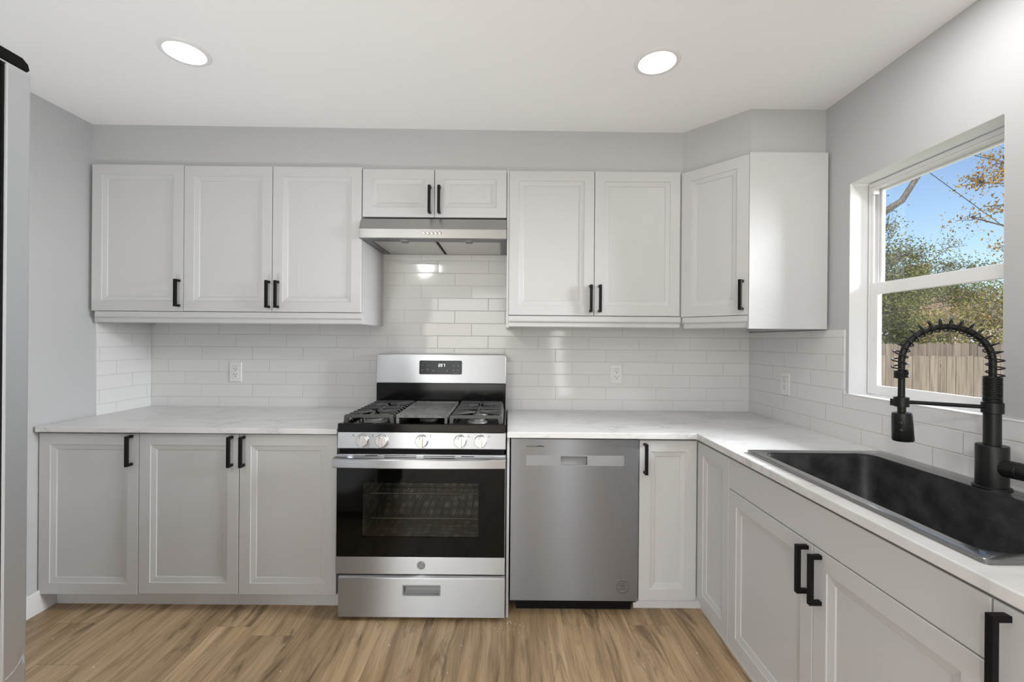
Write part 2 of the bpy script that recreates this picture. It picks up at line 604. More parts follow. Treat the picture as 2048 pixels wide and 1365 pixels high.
def tag(o, label=None, cat=None, group=None, kind=None):
    for k, v in (('label', label), ('category', cat), ('group', group), ('kind', kind)):
        if v:
            o[k] = v
    return o


def thing(name, label, cat, loc, rz=0.0, group=None):
    o = bpy.data.objects.new(name, None)
    COL.objects.link(o)
    o.empty_display_size = 0.1
    o.location = loc
    o.rotation_euler = (0, 0, rz)
    ROOT[o.name] = Matrix.Translation(Vector(loc)) @ Matrix.Rotation(rz, 4, 'Z')
    return tag(o, label, cat, group)


def copy_tree(src, parent=None):
    c = src.copy()
    COL.objects.link(c)
    if parent is not None:
        c.parent = parent
    for ch in src.children:
        copy_tree(ch, c)
    return c


def text_mesh(txt, size, mtx):
    cu = bpy.data.curves.new('t', 'FONT')
    cu.body = txt
    cu.size = size
    cu.align_x = 'CENTER'
    cu.align_y = 'CENTER'
    cu.extrude = 0.0004
    o = bpy.data.objects.new('t', cu)
    COL.objects.link(o)
    dg = bpy.context.evaluated_depsgraph_get()
    me = bpy.data.meshes.new_from_object(o.evaluated_get(dg))
    bpy.data.objects.remove(o)
    me.transform(mtx)
    return me


# ------------------------------------------------------------------ setting
FL = 0.058                 # top of the plank floor
XL, XR = -2.158, 1.458     # painted side walls
TL, TR = -2.148, 1.450     # tile faces on the side walls
YB = 0.008                 # painted back wall
REAR = -6.0
CEILZ = lambda x: 2.4305 - 0.0066 * (x + 2.158)   # ceiling tilted slightly, lower to the right, to line up in the view

tag(MB().box(XL - 0.12, XR + 0.12, REAR - 0.1, YB + 0.12, FL - 0.1, FL).build('floor', 'floor'), kind='structure')
tag(MB().loft([[(x, y, CEILZ(x)) for x, y in ((XL - .12, REAR - .1), (XR + .12, REAR - .1), (XR + .12, YB + .12), (XL - .12, YB + .12))],
               [(x, y, 2.56) for x, y in ((XL - .12, REAR - .1), (XR + .12, REAR - .1), (XR + .12, YB + .12), (XL - .12, YB + .12))]]).build('ceiling', 'ceiling'), kind='structure')
tag(MB().box(XL - 0.12, XR + 0.12, YB, YB + 0.12, FL, 2.45).build('wall_back', 'wall'), kind='structure')
tag(MB().box(XL - 0.12, XL, REAR, YB, FL, 2.45).build('wall_left', 'wall'), kind='structure')
tag(MB().grid([XL - 0.12, -2.07, -0.03, 0.86, 1.08, XR + 0.12], [FL, FL + 0.02, 2.16, 2.45], lambda i, j: not (i in (1, 3) and j == 1), REAR - 0.1, REAR, 'y').build('wall_front', 'trim'), kind='structure')  # openings made up behind the two added rear lamps
# right wall with the window opening
WY0, WY1, WZ0, WZ1 = -1.352, -0.764, 1.110, 2.013
tag(MB().grid([REAR, WY0, WY1, YB], [FL, WZ0, WZ1, 2.45], lambda i, j: not (i == 1 and j == 1), XR, XR + 0.13, 'x').build('wall_right', 'wall'), kind='structure')
# plaster reveal lining of the opening
r = MB()
r.grid([WY0 - 0.001, WY0 + 0.001, WY1 - 0.001, WY1 + 0.001], [WZ0 - 0.001, WZ0 + 0.0045, WZ1 - 0.001, WZ1 + 0.001], lambda i, j: not (i == 1 and j == 1), XR + 0.0005, XR + 0.077, 'x')
tag(r.build('trim_4', 'reveal'), kind='structure')
# soffit above the wall cabinets, turned across the corner
SY = -0.375
sp = [(XL, YB), (XL, SY), (0.892, SY), (1.115, -0.618), (XR, -0.618), (XR, YB)]
s = MB()
s.loft([[(x, y, 2.1895) for x, y in sp], [(x, y, CEILZ(x) + 0.0005) for x, y in sp]])
tag(s.build('wall_soffit', 'wall'), kind='structure')
# tile backsplash
tag(MB().box(TL, TR, 0.0, YB, 0.86, 2.0).build('trim_1', 'tile_x'), kind='structure')
tag(MB().box(XL, TL, -0.352, 0.0, 0.86, 1.47).build('trim_2', 'tile_y', bevel=0.001), kind='structure')
tr = MB()
tr.grid([-2.4, -0.748, 0.0], [0.86, WZ0, 1.388], lambda i, j: not (i == 0 and j == 1), TR, XR, 'x')
tag(tr.build('trim_3', 'tile_y', bevel=0.0008), kind='structure')
# sill cap on top of the tile under the window
tag(MB().box(TR - 0.001, XR + 0.077, -2.4, -0.748, WZ0, WZ0 + 0.004).build('trim_5', 'reveal', bevel=0.001), kind='structure')
tag(MB().box(XL, XL + 0.013, -1.78, -0.549, FL, FL + 0.105).build('baseboard_left', 'trim', bevel=0.003), kind='structure')

# ------------------------------------------------------------------ window in the right wall
win = thing('window_1', 'white double-hung window over the sink', 'window', (XR + 0.10, (WY0 + WY1) / 2, WZ0))
win['kind'] = 'structure'
FX0, FX1 = 1.535, 1.590
y0, y1, z0, z1 = WY0 + 0.005, WY1 - 0.004, WZ0 + 0.006, WZ1 - 0.005
f = MB()
f.grid([y0, y0 + 0.018, y1 - 0.006, y1], [z0, z0 + 0.016, z1 - 0.016, z1], lambda i, j: not (i == 1 and j == 1), FX0, FX1, 'x')
f.box(FX0 + 0.006, FX0 + 0.012, y1 - 0.018, y1 - 0.006, 1.585, z1 - 0.016)      # jamb track stops
f.box(FX0 + 0.027, FX0 + 0.031, y1 - 0.020, y1 - 0.006, 1.585, z1 - 0.016)
f.box(FX0 + 0.004, FX0 + 0.029, y0 + 0.018, y1 - 0.006, z1 - 0.026, z1 - 0.016)
f.build('frame', 'vinyl', win, bevel=0.0015)
MB().box(FX0 + 0.001, FX0 + 0.028, y1 - 0.024, y1 - 0.005, z1 - 0.048, z1 - 0.018).build('latch_block', 'vinyl', win, bevel=0.002)
lw = MB()   # lower sash, inner track
ly0, ly1 = y0 + 0.012, y1 - 0.0065
lw.grid([ly0, ly0 + 0.042, ly1 - 0.037, ly1], [z0 + 0.010, 1.155, 1.536, 1.584], lambda i, j: not (i == 1 and j == 1), 1.5385, 1.5535, 'x')
ls = lw.build('lower_sash', 'vinyl', win, bevel=0.0025)
MB().box(1.5455, 1.5480, ly0 + 0.036, ly1 - 0.032, 1.150, 1.541).build('pane', 'glass', ls)
uw = MB()   # upper sash, outer track
uy0, uy1 = y0 + 0.012, y1 - 0.0065
uw.grid([uy0, uy0 + 0.030, uy1 - 0.023, uy1], [1.545, 1.585, z1 - 0.034, z1 - 0.012], lambda i, j: not (i == 1 and j == 1), 1.568, 1.583, 'x')
us = uw.build('upper_sash', 'vinyl', win, bevel=0.0025)
MB().box(1.5745, 1.5770, uy0 + 0.024, uy1 - 0.018, 1.580, z1 - 0.030).build('pane', 'glass', us)

# ------------------------------------------------------------------ cabinets
HL = 0.139                 # length of a bar pull


def door_mb(x0, x1, z0, z1, yf=0.0, t=0.019, panel=True, fw=0.051):
    m = MB()
    rg = [(0.0, t), (0.0, 0.0015), (0.0015, 0.0)]
    if panel:
        rg += [(fw, 0.0), (fw + 0.0015, 0.0035), (fw + 0.023, 0.0075), (fw + 0.0255, 0.0110)]
    rings = [[(x0 + i, yf + d, z0 + i), (x1 - i, yf + d, z0 + i), (x1 - i, yf + d, z1 - i), (x0 + i, yf + d, z1 - i)] for i, d in rg]
    return m.loft(rings)


def pull_mb(xc, zc, yf=0.0, L=HL):
    a, b, p, t = zc - L / 2, zc + L / 2, 0.034, 0.0115
    pts = [(yf, a), (yf - p, a), (yf - p, b), (yf, b), (yf, b - t), (yf - p + t, b - t), (yf - p + t, a + t), (yf, a + t)]
    return MB().prism(pts, 'x', xc - 0.0068, xc + 0.0068)


def add_door(root, x0, x1, z0, z1, pull=None, fw=0.051, name='door', yf=0.0):
    d = door_mb(x0, x1, z0, z1, fw=fw, yf=yf).build(name, 'cab', root, local=True)
    if pull:
        pull_mb(pull[0], pull[1], yf).build('handle', 'black', d, local=True, bevel=0.0008)
    return d


def upper(name, label, x0, x1, z0, z1, cuts, pulls, drop=None, yf=-0.394, sides=(True, True), fw=0.051, bodyz=None):
    """wall cabinet; cuts are the door edges in world x; z are absolute"""
    root = thing(name, label, 'cabinet', (x0, yf, z0), 0.0, 'white wall cabinets')
    W = x1 - x0
    D = -yf - 0.002
    b = MB()
    top = 2.187 - z0
    b.box(0, W, 0.0205, D, 0.012, top)
    if drop:
        if sides[0]:
            b.box(0, 0.016, 0.0205, D, drop - z0, 0.012)
        if sides[1]:
            b.box(W - 0.016, W, 0.0205, D, drop - z0, 0.012)
    if name == 'upper_cabinet' and drop and sides[0] and not sides[1] and x0 > -1:
        b.box(0, 0.0095, 0.0008, 0.0205, drop - z0, z1 - z0)
    b.build('body', 'cab', root, local=True)
    for (a, c), p in zip(cuts, pulls):
        add_door(root, a - x0, c - x0, 0.0, z1 - z0, (p[0] - x0, p[1] - z0), fw)
    return root


upper('upper_cabinet', 'white single-door wall cabinet in the left corner by the grey wall', -2.141, -1.6695, 1.4665, 2.2175,
      [(-2.141, -1.6705)], [(-1.690, 1.559)], drop=1.409, sides=(True, False))
bc = upper('upper_cabinet', 'white two-door wall cabinet left of the range hood', -1.6685, -0.757, 1.4672, 2.2130,
           [(-1.6680, -1.2165), (-1.2135, -0.7585)], [(-1.2290, 1.556), (-1.1835, 1.556)], drop=1.409, sides=(False, True))
de = upper('upper_cabinet', 'short white two-door cabinet directly above the range hood', -0.7560, -0.0130, 1.9590, 2.2040,
           [(-0.7540, -0.3868), (-0.3838, -0.0160)], [(-0.4078, 2.045), (-0.3592, 2.045)], fw=0.050)
ee = upper('upper_cabinet', 'white two-door wall cabinet right of the range hood', -0.0120, 0.8770, 1.4610, 2.2010,
           [(-0.0010, 0.4350), (0.4380, 0.8755)], [(0.4175, 1.547), (0.4635, 1.547)], drop=1.397, sides=(True, False))
# light rails under the wall cabinets
RAIL = [(-0.350, 0.0), (-0.350, -0.060), (-0.370, -0.060), (-0.3760, -0.056), (-0.3760, -0.037), (-0.3880, -0.031), (-0.3900, -0.026), (-0.3900, -0.003), (-0.372, -0.003), (-0.372, 0.0)]


def rail(label, x0, x1, zt):
    o = MB().prism([(y, zt + z) for y, z in RAIL], 'x', x0, x1).build('light_rail', 'cab', origin=((x0 + x1) / 2, -0.38, zt - 0.06), bevel=0.001)
    tag(o, label, 'moulding', 'light rails under the wall cabinets')


rail('long white moulding strip under the wall cabinets left of the hood', -2.125, -0.7575, 1.4670)
rail('white moulding strip under the wall cabinet right of the hood', -0.0020, 0.8840, 1.4600)

# diagonal corner wall cabinet
p0, p1 = Vector((0.8790, -0.3960)), Vector((1.0915, -0.6440))
ang = math.atan2(p1.y - p0.y, p1.x - p0.x)
dl = (p1 - p0).length
cf = thing('corner_upper_cabinet', 'white diagonal corner wall cabinet with one angled door beside the window wall', 'cabinet', (p0.x, p0.y, 1.456), ang, 'white wall cabinets')
nin = Vector((-math.sin(ang), math.cos(ang)))
q0, q1 = p0 + nin * 0.021, p1 + nin * 0.021
q1 = q1 + (p0 - p1).normalized() * 0.012
MB().prism([(0.8795, -0.003), (0.8795, q0.y), (q0.x, q0.y), (q1.x, q1.y), (1.1, -0.628), (1.4475, -0.628), (1.4475, -0.003)], 'z', 1.466, 2.187).build('body', 'cab', cf)
MB().box(1.0915, 1.4480, -0.649, -0.6305, 1.3925, 2.1965).build('side_panel', 'cab', cf, bevel=0.001)
MB().box(1.432, 1.4475, -0.628, -0.003, 1.3925, 1.466).build('wall_panel', 'cab', cf)
d = door_mb(0.002, dl - 0.002, 0.0, 0.735).build('door', 'cab', cf, local=True)
pull_mb(dl - 0.026, 0.092).build('handle', 'black', d, local=True, bevel=0.0008)
o = MB()
dr = (p1 - p0).normalized()
prof = [(yy + 0.394, zz) for yy, zz in RAIL]
o.loft([[(p0.x + dr.x * t_ + nin.x * a, p0.y + dr.y * t_ + nin.y * a, 1.457 + z) for a, z in prof] for t_ in (0.008, dl - 0.004)])
tag(o.build('light_rail', 'cab', origin=((p0.x + p1.x) / 2, (p0.y + p1.y) / 2, 1.397), bevel=0.001), 'short white moulding strip under the angled corner wall cabinet', 'moulding', 'light rails under the wall cabinets')


def base_cab(name, label, loc, rz, W, D, z1, doors, zd, toe=0.078, hollow=False, left_end=False):
    """base cabinet in its own frame: x along the front, y into the wall"""
    root = thing(name, label, 'cabinet', loc, rz, 'white base cabinets')
    b = MB()
    zz = loc[2]
    if hollow:
        b.box(0, 0.016, 0.0205, D, 0.09, z1 - zz)
        b.box(W - 0.016, W, 0.0205, D, 0.09, z1 - zz)
        b.box(0.016, W - 0.016, D - 0.012, D, 0.09, z1 - zz)
        b.box(0.016, W - 0.016, 0.0205, D - 0.012, 0.09, 0.106)
    else:
        b.box(0, W, 0.0205, D, 0.09, z1 - zz)
    b.build('body', 'cab', root, local=True)
    MB().box(0, W, toe, toe + 0.016, 0, 0.0895).build('toe_kick', 'trim', root, local=True)
    for a, c, p in doors:
        add_door(root, a, c, zd[0] - zz, zd[1] - zz, (p[0], p[1] - zz) if p else None)
    return root


base_cab('base_cabinet', 'white single-door base cabinet at the left end beside the fridge', (-2.146, -0.627, FL), 0, 0.4520, 0.619, 0.8945,
         [(-0.010 + 0.002, 0.4505, (0.4190, 0.812))], (0.146, 0.8870))
base_cab('base_cabinet', 'white two-door base cabinet left of the gas range', (-1.6935, -0.627, FL), 0, 0.9110, 0.619, 0.8945,
         [(0.0005, 0.4590, (0.4270, 0.812)), (0.4620, 0.9100, (0.4820, 0.812))], (0.152, 0.8885))
# corner base cabinet: one door on each leg
XF = 0.872
cc = thing('corner_base_cabinet', 'white corner base cabinet with two doors meeting at a right angle beside the dishwasher', 'cabinet', (0.606, -0.627, FL), 0.0, 'white base cabinets')
cb = MB()
cb.prism([(0.6060, -0.008), (0.6060, -0.6065), (XF + 0.0205, -0.6065), (XF + 0.0205, -0.9180), (1.4480, -0.9180), (1.4480, -0.008)], 'z', 0.148, 0.8785)
cb.build('body', 'cab', cc)
tk = MB()
tk.prism([(0.6060, -0.533), (0.6060, -0.549), (0.9250, -0.549), (0.9250, -0.9180), (0.9410, -0.9180), (0.9410, -0.533)], 'z', FL, 0.1475)
tk.build('toe_kick', 'trim', cc)
dj = door_mb(0.6070 - 0.606, XF - 0.0015 - 0.606, 0.139 - FL, 0.8755 - FL).build('door', 'cab', cc, local=True)
pull_mb(0.6300 - 0.606, 0.794 - FL).build('handle', 'black', dj, local=True, bevel=0.0008)
# the other leaf faces the room's left
dk = MB()
tmp = door_mb(0.0, 0.2830, 0.150, 0.8730)
tmp.bm.transform(Matrix.Translation((XF, -0.6335, 0)) @ Matrix.Rotation(-PI / 2, 4, 'Z'))
tmp.build('door', 'cab', cc)

sb = base_cab('sink_base_cabinet', 'white sink base cabinet with a plain false front above two doors', (XF, -0.9195, FL), -PI / 2, 0.9380, 0.572, 0.8785,
              [(0.0010, 0.4745, (0.4530, 0.675)), (0.4775, 0.9370, (0.5070, 0.672))], (0.150, 0.7530), toe=0.053, hollow=True)
door_mb(0.0010, 0.9370, 0.7565 - FL, 0.8740 - FL, panel=False).build('false_front', 'cab', sb, local=True)
base_cab('base_cabinet', 'white base cabinet nearest the camera at the right edge', (XF, -1.8590, FL), -PI / 2, 0.42, 0.572, 0.8785,
         [(0.0010, 0.4190, (0.0255, 0.792))], (0.150, 0.8740), toe=0.053)
tag(MB().box(-0.0035, 0.0085, -0.630, -0.010, FL, 0.885).build('filler_panel', 'cab', origin=(0.0025, -0.32, FL), bevel=0.001),
    'narrow white filler panel between the range and the dishwasher', 'panel')

# ------------------------------------------------------------------ countertops
CT0, CT1 = 0.9210, 0.9140
tag(MB().box(-2.147, -0.775, -0.652, -0.001, 0.8965, CT0).build('countertop', 'marble', origin=(-1.46, -0.33, 0.8965), bevel=0.003),
    'white marble-look countertop left of the range', 'countertop', 'marble-look worktops')
SX0, SX1, SY0, SY1 = 0.932, 1.392, -1.782, -1.000    # sink cut-out
xs = [-0.0035, 0.857, SX0, SX1, TR - 0.001]
ys = [-2.285, SY0, SY1, -0.652, -0.001]
ct = MB()
ct.grid(xs, ys, lambda i, j: not (i == 0 and j < 3) and not (i == 2 and j == 1), 0.8865, CT1)
tag(ct.build('countertop', 'marble', origin=(0.4, -0.33, 0.8865), bevel=0.003), 'white marble-look L-shaped countertop holding the black sink', 'countertop', 'marble-look worktops')

# ------------------------------------------------------------------ sink
sk_ = thing('kitchen_sink', 'black composite drop-in single-bowl sink set in the right countertop', 'sink', (1.16, -1.39, CT1))


def rrect(x0, x1, y0, y1, r, z, n=6):
    pts = []
    for cx, cy, a0 in ((x1 - r, y1 - r, 0), (x0 + r, y1 - r, PI / 2), (x0 + r, y0 + r, PI), (x1 - r, y0 + r, 3 * PI / 2)):
        for k in range(n + 1):
            a = a0 + PI / 2 * k / n
            pts.append((cx + r * math.cos(a), cy + r * math.sin(a), z))
    return pts


ox0, ox1, oy0, oy1 = 0.903, 1.4165, -1.820, -0.984
ix0, ix1, iy0, iy1 = 0.938, 1.335, -1.790, -1.022
zt = CT1 + 0.0005
rings = [
         rrect(ix0 + 0.001, ix1 - 0.001, iy0 + 0.001, iy1 - 0.001, 0.047, zt + 0.001),
         rrect(ix0 + 0.010, ix1 - 0.010, iy0 + 0.010, iy1 - 0.010, 0.045, zt - 0.18),
         rrect(ix0 + 0.022, ix1 - 0.022, iy0 + 0.022, iy1 - 0.022, 0.040, zt - 0.205),
         rrect(ix0 + 0.045, ix1 - 0.045, iy0 + 0.045, iy1 - 0.045, 0.030, zt - 0.212)]
rings += [rrect(ix0 + 0.040, ix1 - 0.040, iy0 + 0.040, iy1 - 0.040, 0.030, zt - 0.222),
          rrect(ix0 + 0.012, ix1 - 0.012, iy0 + 0.012, iy1 - 0.012, 0.040, zt - 0.212),
          rrect(ix0 + 0.000, ix1 - 0.000, iy0 + 0.000, iy1 - 0.000, 0.045, zt - 0.18),
          rrect(ix0 - 0.004, ix1 + 0.004, iy0 - 0.004, iy1 + 0.004, 0.048, zt - 0.001)]
m = MB()
vs = [[m.bm.verts.new(p) for p in rg] for rg in rings]
n = len(vs[0])
for ia in range(len(vs)):
    a, b = vs[ia], vs[(ia + 1) % len(vs)]
    if ia == 3:      # inner floor ring: cap it, and cap the outside floor
        m.bm.faces.new(a)
        m.bm.faces.new(list(reversed(b)))
        continue
    for i in range(n):
        j = (i + 1) % n
        m.bm.faces.new((a[i], a[j], b[j], b[i]))
m.build('bowl', 'sink', sk_, smooth=True)
rings = [rrect(ox0, ox1, oy0, oy1, 0.012, zt), rrect(ox0, ox1, oy0, oy1, 0.012, zt + 0.0080), rrect(ox0 + 0.002, ox1 - 0.002, oy0 + 0.002, oy1 - 0.002, 0.011, zt + 0.0098),
         rrect(ix0 - 0.006, ix1 + 0.006, iy0 - 0.006, iy1 + 0.006, 0.05, zt + 0.0098), rrect(ix0 - 0.001, ix1 + 0.001, iy0 - 0.001, iy1 + 0.001, 0.048, zt + 0.0078),
         rrect(ix0 - 0.001, ix1 + 0.001, iy0 - 0.001, iy1 + 0.001, 0.048, zt)]
MB().loft(rings + [rings[0]], True, False, False).build('rim', 'sink_rim', sk_, smooth=True)
dz = zt - 0.2115
MB().lathe([(0.0, 0.002), (0.030, 0.002), (0.036, 0.004), (0.044, 0.0035), (0.046, 0.0)], (1.1365, -1.406, dz), n=32, cap0=False, cap1=False).build('drain', 'chrome', sk_, smooth=True)

# ------------------------------------------------------------------ faucet
bx, by = 1.3735, -1.4015
bz = zt + 0.0100
fa = thing('faucet', 'matte black spring pull-down faucet standing on the sink rim', 'faucet', (bx, by, bz))
MB().lathe([(0.041, 0.0), (0.041, 0.004), (0.038, 0.006), (0.0345, 0.006)], (bx, by, bz), cap1=True).build('base_plate', 'faucet', fa, smooth=True)
MB().lathe([(0.0345, 0.0), (0.0345, 0.112), (0.0335, 0.1145), (0.0190, 0.1145)], (bx, by, bz + 0.006)).build('body', 'faucet', fa, smooth=True)
MB().lathe([(0.0188, 0.0), (0.0188, 0.112)], (bx, by, bz + 0.1205)).build('column', 'faucet', fa, smooth=True)
cz = 1.152
MB().lathe([(0.019, -0.018), (0.0235, -0.016), (0.0235, 0.013), (0.019, 0.014)], (bx, by, cz)).build('collar', 'faucet', fa, smooth=True)
hx, hy = 1.1850, -1.3235
hd = Vector((hx - bx, hy - by, 0)).normalized()
span = Vector((hx - bx, hy - by, 0)).length
# lever
lv = MB()
lv.lathe([(0.012, 0.018), (0.0235, 0.030), (0.0235, 0.062), (0.0225, 0.063), (0.0225, 0.065), (0.0235, 0.066), (0.0235, 0.108), (0.022, 0.110)], (bx, by, bz + 0.062), (0.13, -0.99, 0.015))
lv.build('lever', 'faucet', fa, smooth=True)
# hose: up the column, over in a half circle, down to the head
R_ = span / 2
zc_ = 1.279
path = [Vector((bx, by, 1.16)), Vector((bx, by, 1.20)), Vector((bx, by, 1.24))]
for k in range(0, 33):
    a = PI * k / 32
    path.append(Vector((bx, by, zc_)) + hd * (R_ - R_ * math.cos(a)) + Vector((0, 0, R_ * math.sin(a))))
path += [Vector((hx, hy, 1.255)), Vector((hx, hy, 1.225)), Vector((hx, hy, 1.19)), Vector((hx, hy, 1.165))]
MB().tube(path, 0.0088, 12).build('hose', 'faucet', fa, smooth=True)


def along(path):
    L = [0.0]
    for a, b in zip(path, path[1:]):
        L.append(L[-1] + (b - a).length)
    return L


def coil(path, s0, s1, turns, r, wire, n=7, shift=0.0):
    L = along(path)

    def at(s):
        for i in range(len(L) - 1):
            if s <= L[i + 1] or i == len(L) - 2:
                t = (s - L[i]) / (L[i + 1] - L[i])
                return path[i].lerp(path[i + 1], t), (path[min(i + 2, len(path) - 1)] - path[max(i - 1, 0)]).normalized()
    side = hd.cross(Vector((0, 0, 1))).normalized()
    pts = []
    N = int(turns * 16)
    for k in range(N + 1):
        p, d = at(s0 + (s1 - s0) * k / N)
        nn = side.cross(d).normalized()
        a = 2 * PI * turns * k / N
        pts.append(p + nn * shift + side * (r * math.cos(a)) + nn * (r * math.sin(a)))
    return MB().tube(pts, wire, n)


LT = along(path)[-1]
_sd = hd.cross(Vector((0, 0, 1))).normalized()
COIL_OUT = 0.005 if _sd.cross(hd).z > 0 else -0.005     # the loose spring rides on the outside of the bend
coil(path, 0.075, LT - 0.078, 19, 0.0185, 0.0021, shift=COIL_OUT).build('spring', 'faucet', fa, smooth=True)
coil(path, 0.006, 0.078, 15, 0.0185, 0.0024).build('wound_spring', 'faucet', fa, smooth=True)
coil(path, LT - 0.082, LT - 0.062, 4.5, 0.0165, 0.0024).build('end_spring', 'faucet', fa, smooth=True)
# support arm with the head clip
ar = MB()
ar.tube([Vector((bx, by, cz)) + hd * 0.018, Vector((hx, hy, cz + 0.003)) - hd * 0.014], 0.0058, 10)
ar.lathe([(0.0115, -0.014), (0.0185, -0.014), (0.0185, 0.014), (0.0115, 0.014)], (hx, hy, cz + 0.003), cap0=False, cap1=False)
ar.lathe([(0.0115, -0.014), (0.0115, 0.014)], (hx, hy, cz + 0.003), cap0=False, cap1=False)
ar.box(hx - 0.030, hx - 0.017, hy - 0.005, hy + 0.005, cz - 0.008, cz + 0.012)
ar.build('support_arm', 'faucet', fa, smooth=True)
hdn = Vector((0.05, 0.0, -1.0)).normalized()
hs = MB()
hs.lathe([(0.0105, -0.016), (0.0105, 0.030), (0.0230, 0.033), (0.0245, 0.042), (0.0265, 0.114), (0.0245, 0.117), (0.020, 0.116)], (hx, hy, cz + 0.003), hdn)
sh = hs.build('spray_head', 'faucet', fa, smooth=True)
bt = MB()
bt.lathe([(0.006, 0.0), (0.005, 0.006), (0.0, 0.007)], (hx - 0.016, hy - 0.017, cz - 0.058), (-0.7, -0.7, 0.1), n=14, cap1=False)
bt.lathe([(0.006, 0.0), (0.005, 0.006), (0.0, 0.007)], (hx - 0.0155, hy - 0.017, cz - 0.079), (-0.7, -0.7, 0.1), n=14, cap1=False)
bt.build('button', 'faucet', sh, smooth=True)

# ------------------------------------------------------------------ gas range
rg = thing('gas_range', 'stainless steel freestanding gas range with black oven glass', 'range', (-0.388, -0.35, FL))
RX0, RX1 = -0.7665, -0.0105
b = MB()
b.grid([RX0 + 0.004, RX0 + 0.05, RX1 - 0.05, RX1 - 0.004], [0.084, 0.32, 0.77, 0.906], lambda i, j: not (i == 1 and j == 1), -0.640, -0.030, 'y')
b.build('body', 'dark', rg)
for lx in (-0.70, -0.075):
    for ly in (-0.60, -0.10):
        MB().cyl((lx, ly, FL), (lx, ly, 0.084), 0.018, 0.014, 14).build('foot', 'dark', rg, smooth=True)
# cooktop pan with a raised lip
cp = MB()
cp.box(RX0, RX1, -0.668, -0.642, 0.9125, 0.9500)
cp.box(RX0, RX0 + 0.014, -0.642, -0.150, 0.9125, 0.9440)
cp.box(RX1 - 0.014, RX1, -0.642, -0.150, 0.9125, 0.9440)
cp.box(RX0 + 0.014, RX1 - 0.014, -0.642, -0.150, 0.9125, 0.9320)
cp.build('cooktop', 'gloss_black', rg, bevel=0.003)
# control panel
pn = MB()
pn.prism([(-0.640, 0.836), (-0.659, 0.834), (-0.667, 0.8390), (-0.663, 0.9105), (-0.658, 0.9120), (-0.640, 0.9120)], 'x', RX0 - 0.001, RX1 + 0.002)
pan = pn.build('control_panel', 'steel', rg, bevel=0.0015)
for kx, s_ in ((-0.6535, -1), (-0.5660, -1), (-0.3865, 1), (-0.2140, 1), (-0.1225, 1)):
    x = kx + s_ * 0.0385 - (0.004 if s_ < 0 else 0)
    MB().prism([(x - 0.008, 0.8925), (x + 0.008, 0.8925), (x + 0.008, 0.8932), (x + 0.0008, 0.8932), (x + 0.0008, 0.9030), (x - 0.0008, 0.9030), (x - 0.0008, 0.8932), (x - 0.008, 0.8932)], 'y', -0.6655, -0.6635).build('burner_mark', 'mark', pan)
    MB().box(kx - 0.0006, kx + 0.0006, -0.6643, -0.6630, 0.9068, 0.9090).build('off_mark', 'mark', pan)
for kx in (-0.6535, -0.5660, -0.3865, -0.2140, -0.1225):
    k = MB()
    k.lathe([(0.0285, 0.0), (0.0285, 0.003), (0.0265, 0.005), (0.0265, 0.0185), (0.0245, 0.0205)], (kx, -0.6655, 0.8745), (0, -1, 0.03), n=36)
    k.box(kx - 0.0072, kx + 0.0072, -0.696, -0.684, 0.850, 0.899)
    kn = k.build('knob', 'steel_smooth', rg, bevel=0.001, smooth=True)
    MB().box(kx - 0.0058, kx - 0.0035, -0.6966, -0.6955, 0.8885, 0.8960).build('pointer', 'mark_dark', kn)
# oven door: steel frame round black glass with a see-through window
od = MB()
od.grid([-0.7735, -0.7700, -0.0115, -0.0080], [0.2705, 0.3480, 0.7600, 0.8110], lambda i, j: not (i == 1 and j == 1), -0.664, -0.6435, 'y')
door = od.build('oven_door', 'steel', rg, bevel=0.0015)
WX0, WX1, WZA, WZB = -0.655, -0.130, 0.437, 0.682
MB().plate_hole(-0.7698, -0.0117, 0.3482, 0.7598, WX0, WX1, WZA, WZB, -0.6632, -0.6500).build('door_glass', 'blackglass', door)
MB().box(WX0, WX1, -0.6630, -0.6600, WZA, WZB).build('window_pane', 'oven_glass', door)
for a, c, zz in ((733, 758, 0.8052), (771, 835, 0.8052), (849, 912, 0.8050), (925, 950, 0.8045), (771, 835, 0.7965), (849, 912, 0.7960)):
    MB().box((a - 1017) * 0.002262, (c - 1017) * 0.002262, -0.6644, -0.662, zz - 0.0016, zz + 0.0016).build('vent_slot', 'dark', door)
hb = MB()
N = 24
rings = []
for i in range(N + 1):
    t = i / N
    x = -0.7745 + t * (0.7665)
    bow = 0.010 * (1 - (2 * t - 1) ** 2)
    yb = -0.694 - bow
    rings.append([(x, yb, 0.7600), (x, yb - 0.010, 0.7605), (x, yb - 0.013, 0.7640), (x, yb - 0.013, 0.7975), (x, yb - 0.010, 0.8015), (x, yb, 0.8025)])
hb.loft(rings)
for xa, xb, xc in ((-0.7745, -0.7080, -0.7270), (-0.0080, -0.0745, -0.0555)):
    pts = [(xa, -0.6640), (xc, -0.6640), (xb, -0.6945), (xa, -0.6945)]
    hb.prism(pts, 'z', 0.7640, 0.8030)
hb.build('handle', 'steel', door, bevel=0.0012)
em = MB()
em.lathe([(0.0190, 0.0), (0.0190, 0.0012), (0.0178, 0.0016), (0.0170, 0.0009)], (-0.386, -0.6641, 0.3120), (0, -1, 0), n=36)
emb = em.build('emblem', 'grey_plastic', door, smooth=True)
sc = MB()


def arc(cx, cz, r, a0, a1, n=10):
    return [(cx + r * math.cos(math.radians(a0 + (a1 - a0) * i / n)), -0.6655, cz + r * math.sin(math.radians(a0 + (a1 - a0) * i / n))) for i in range(n + 1)]


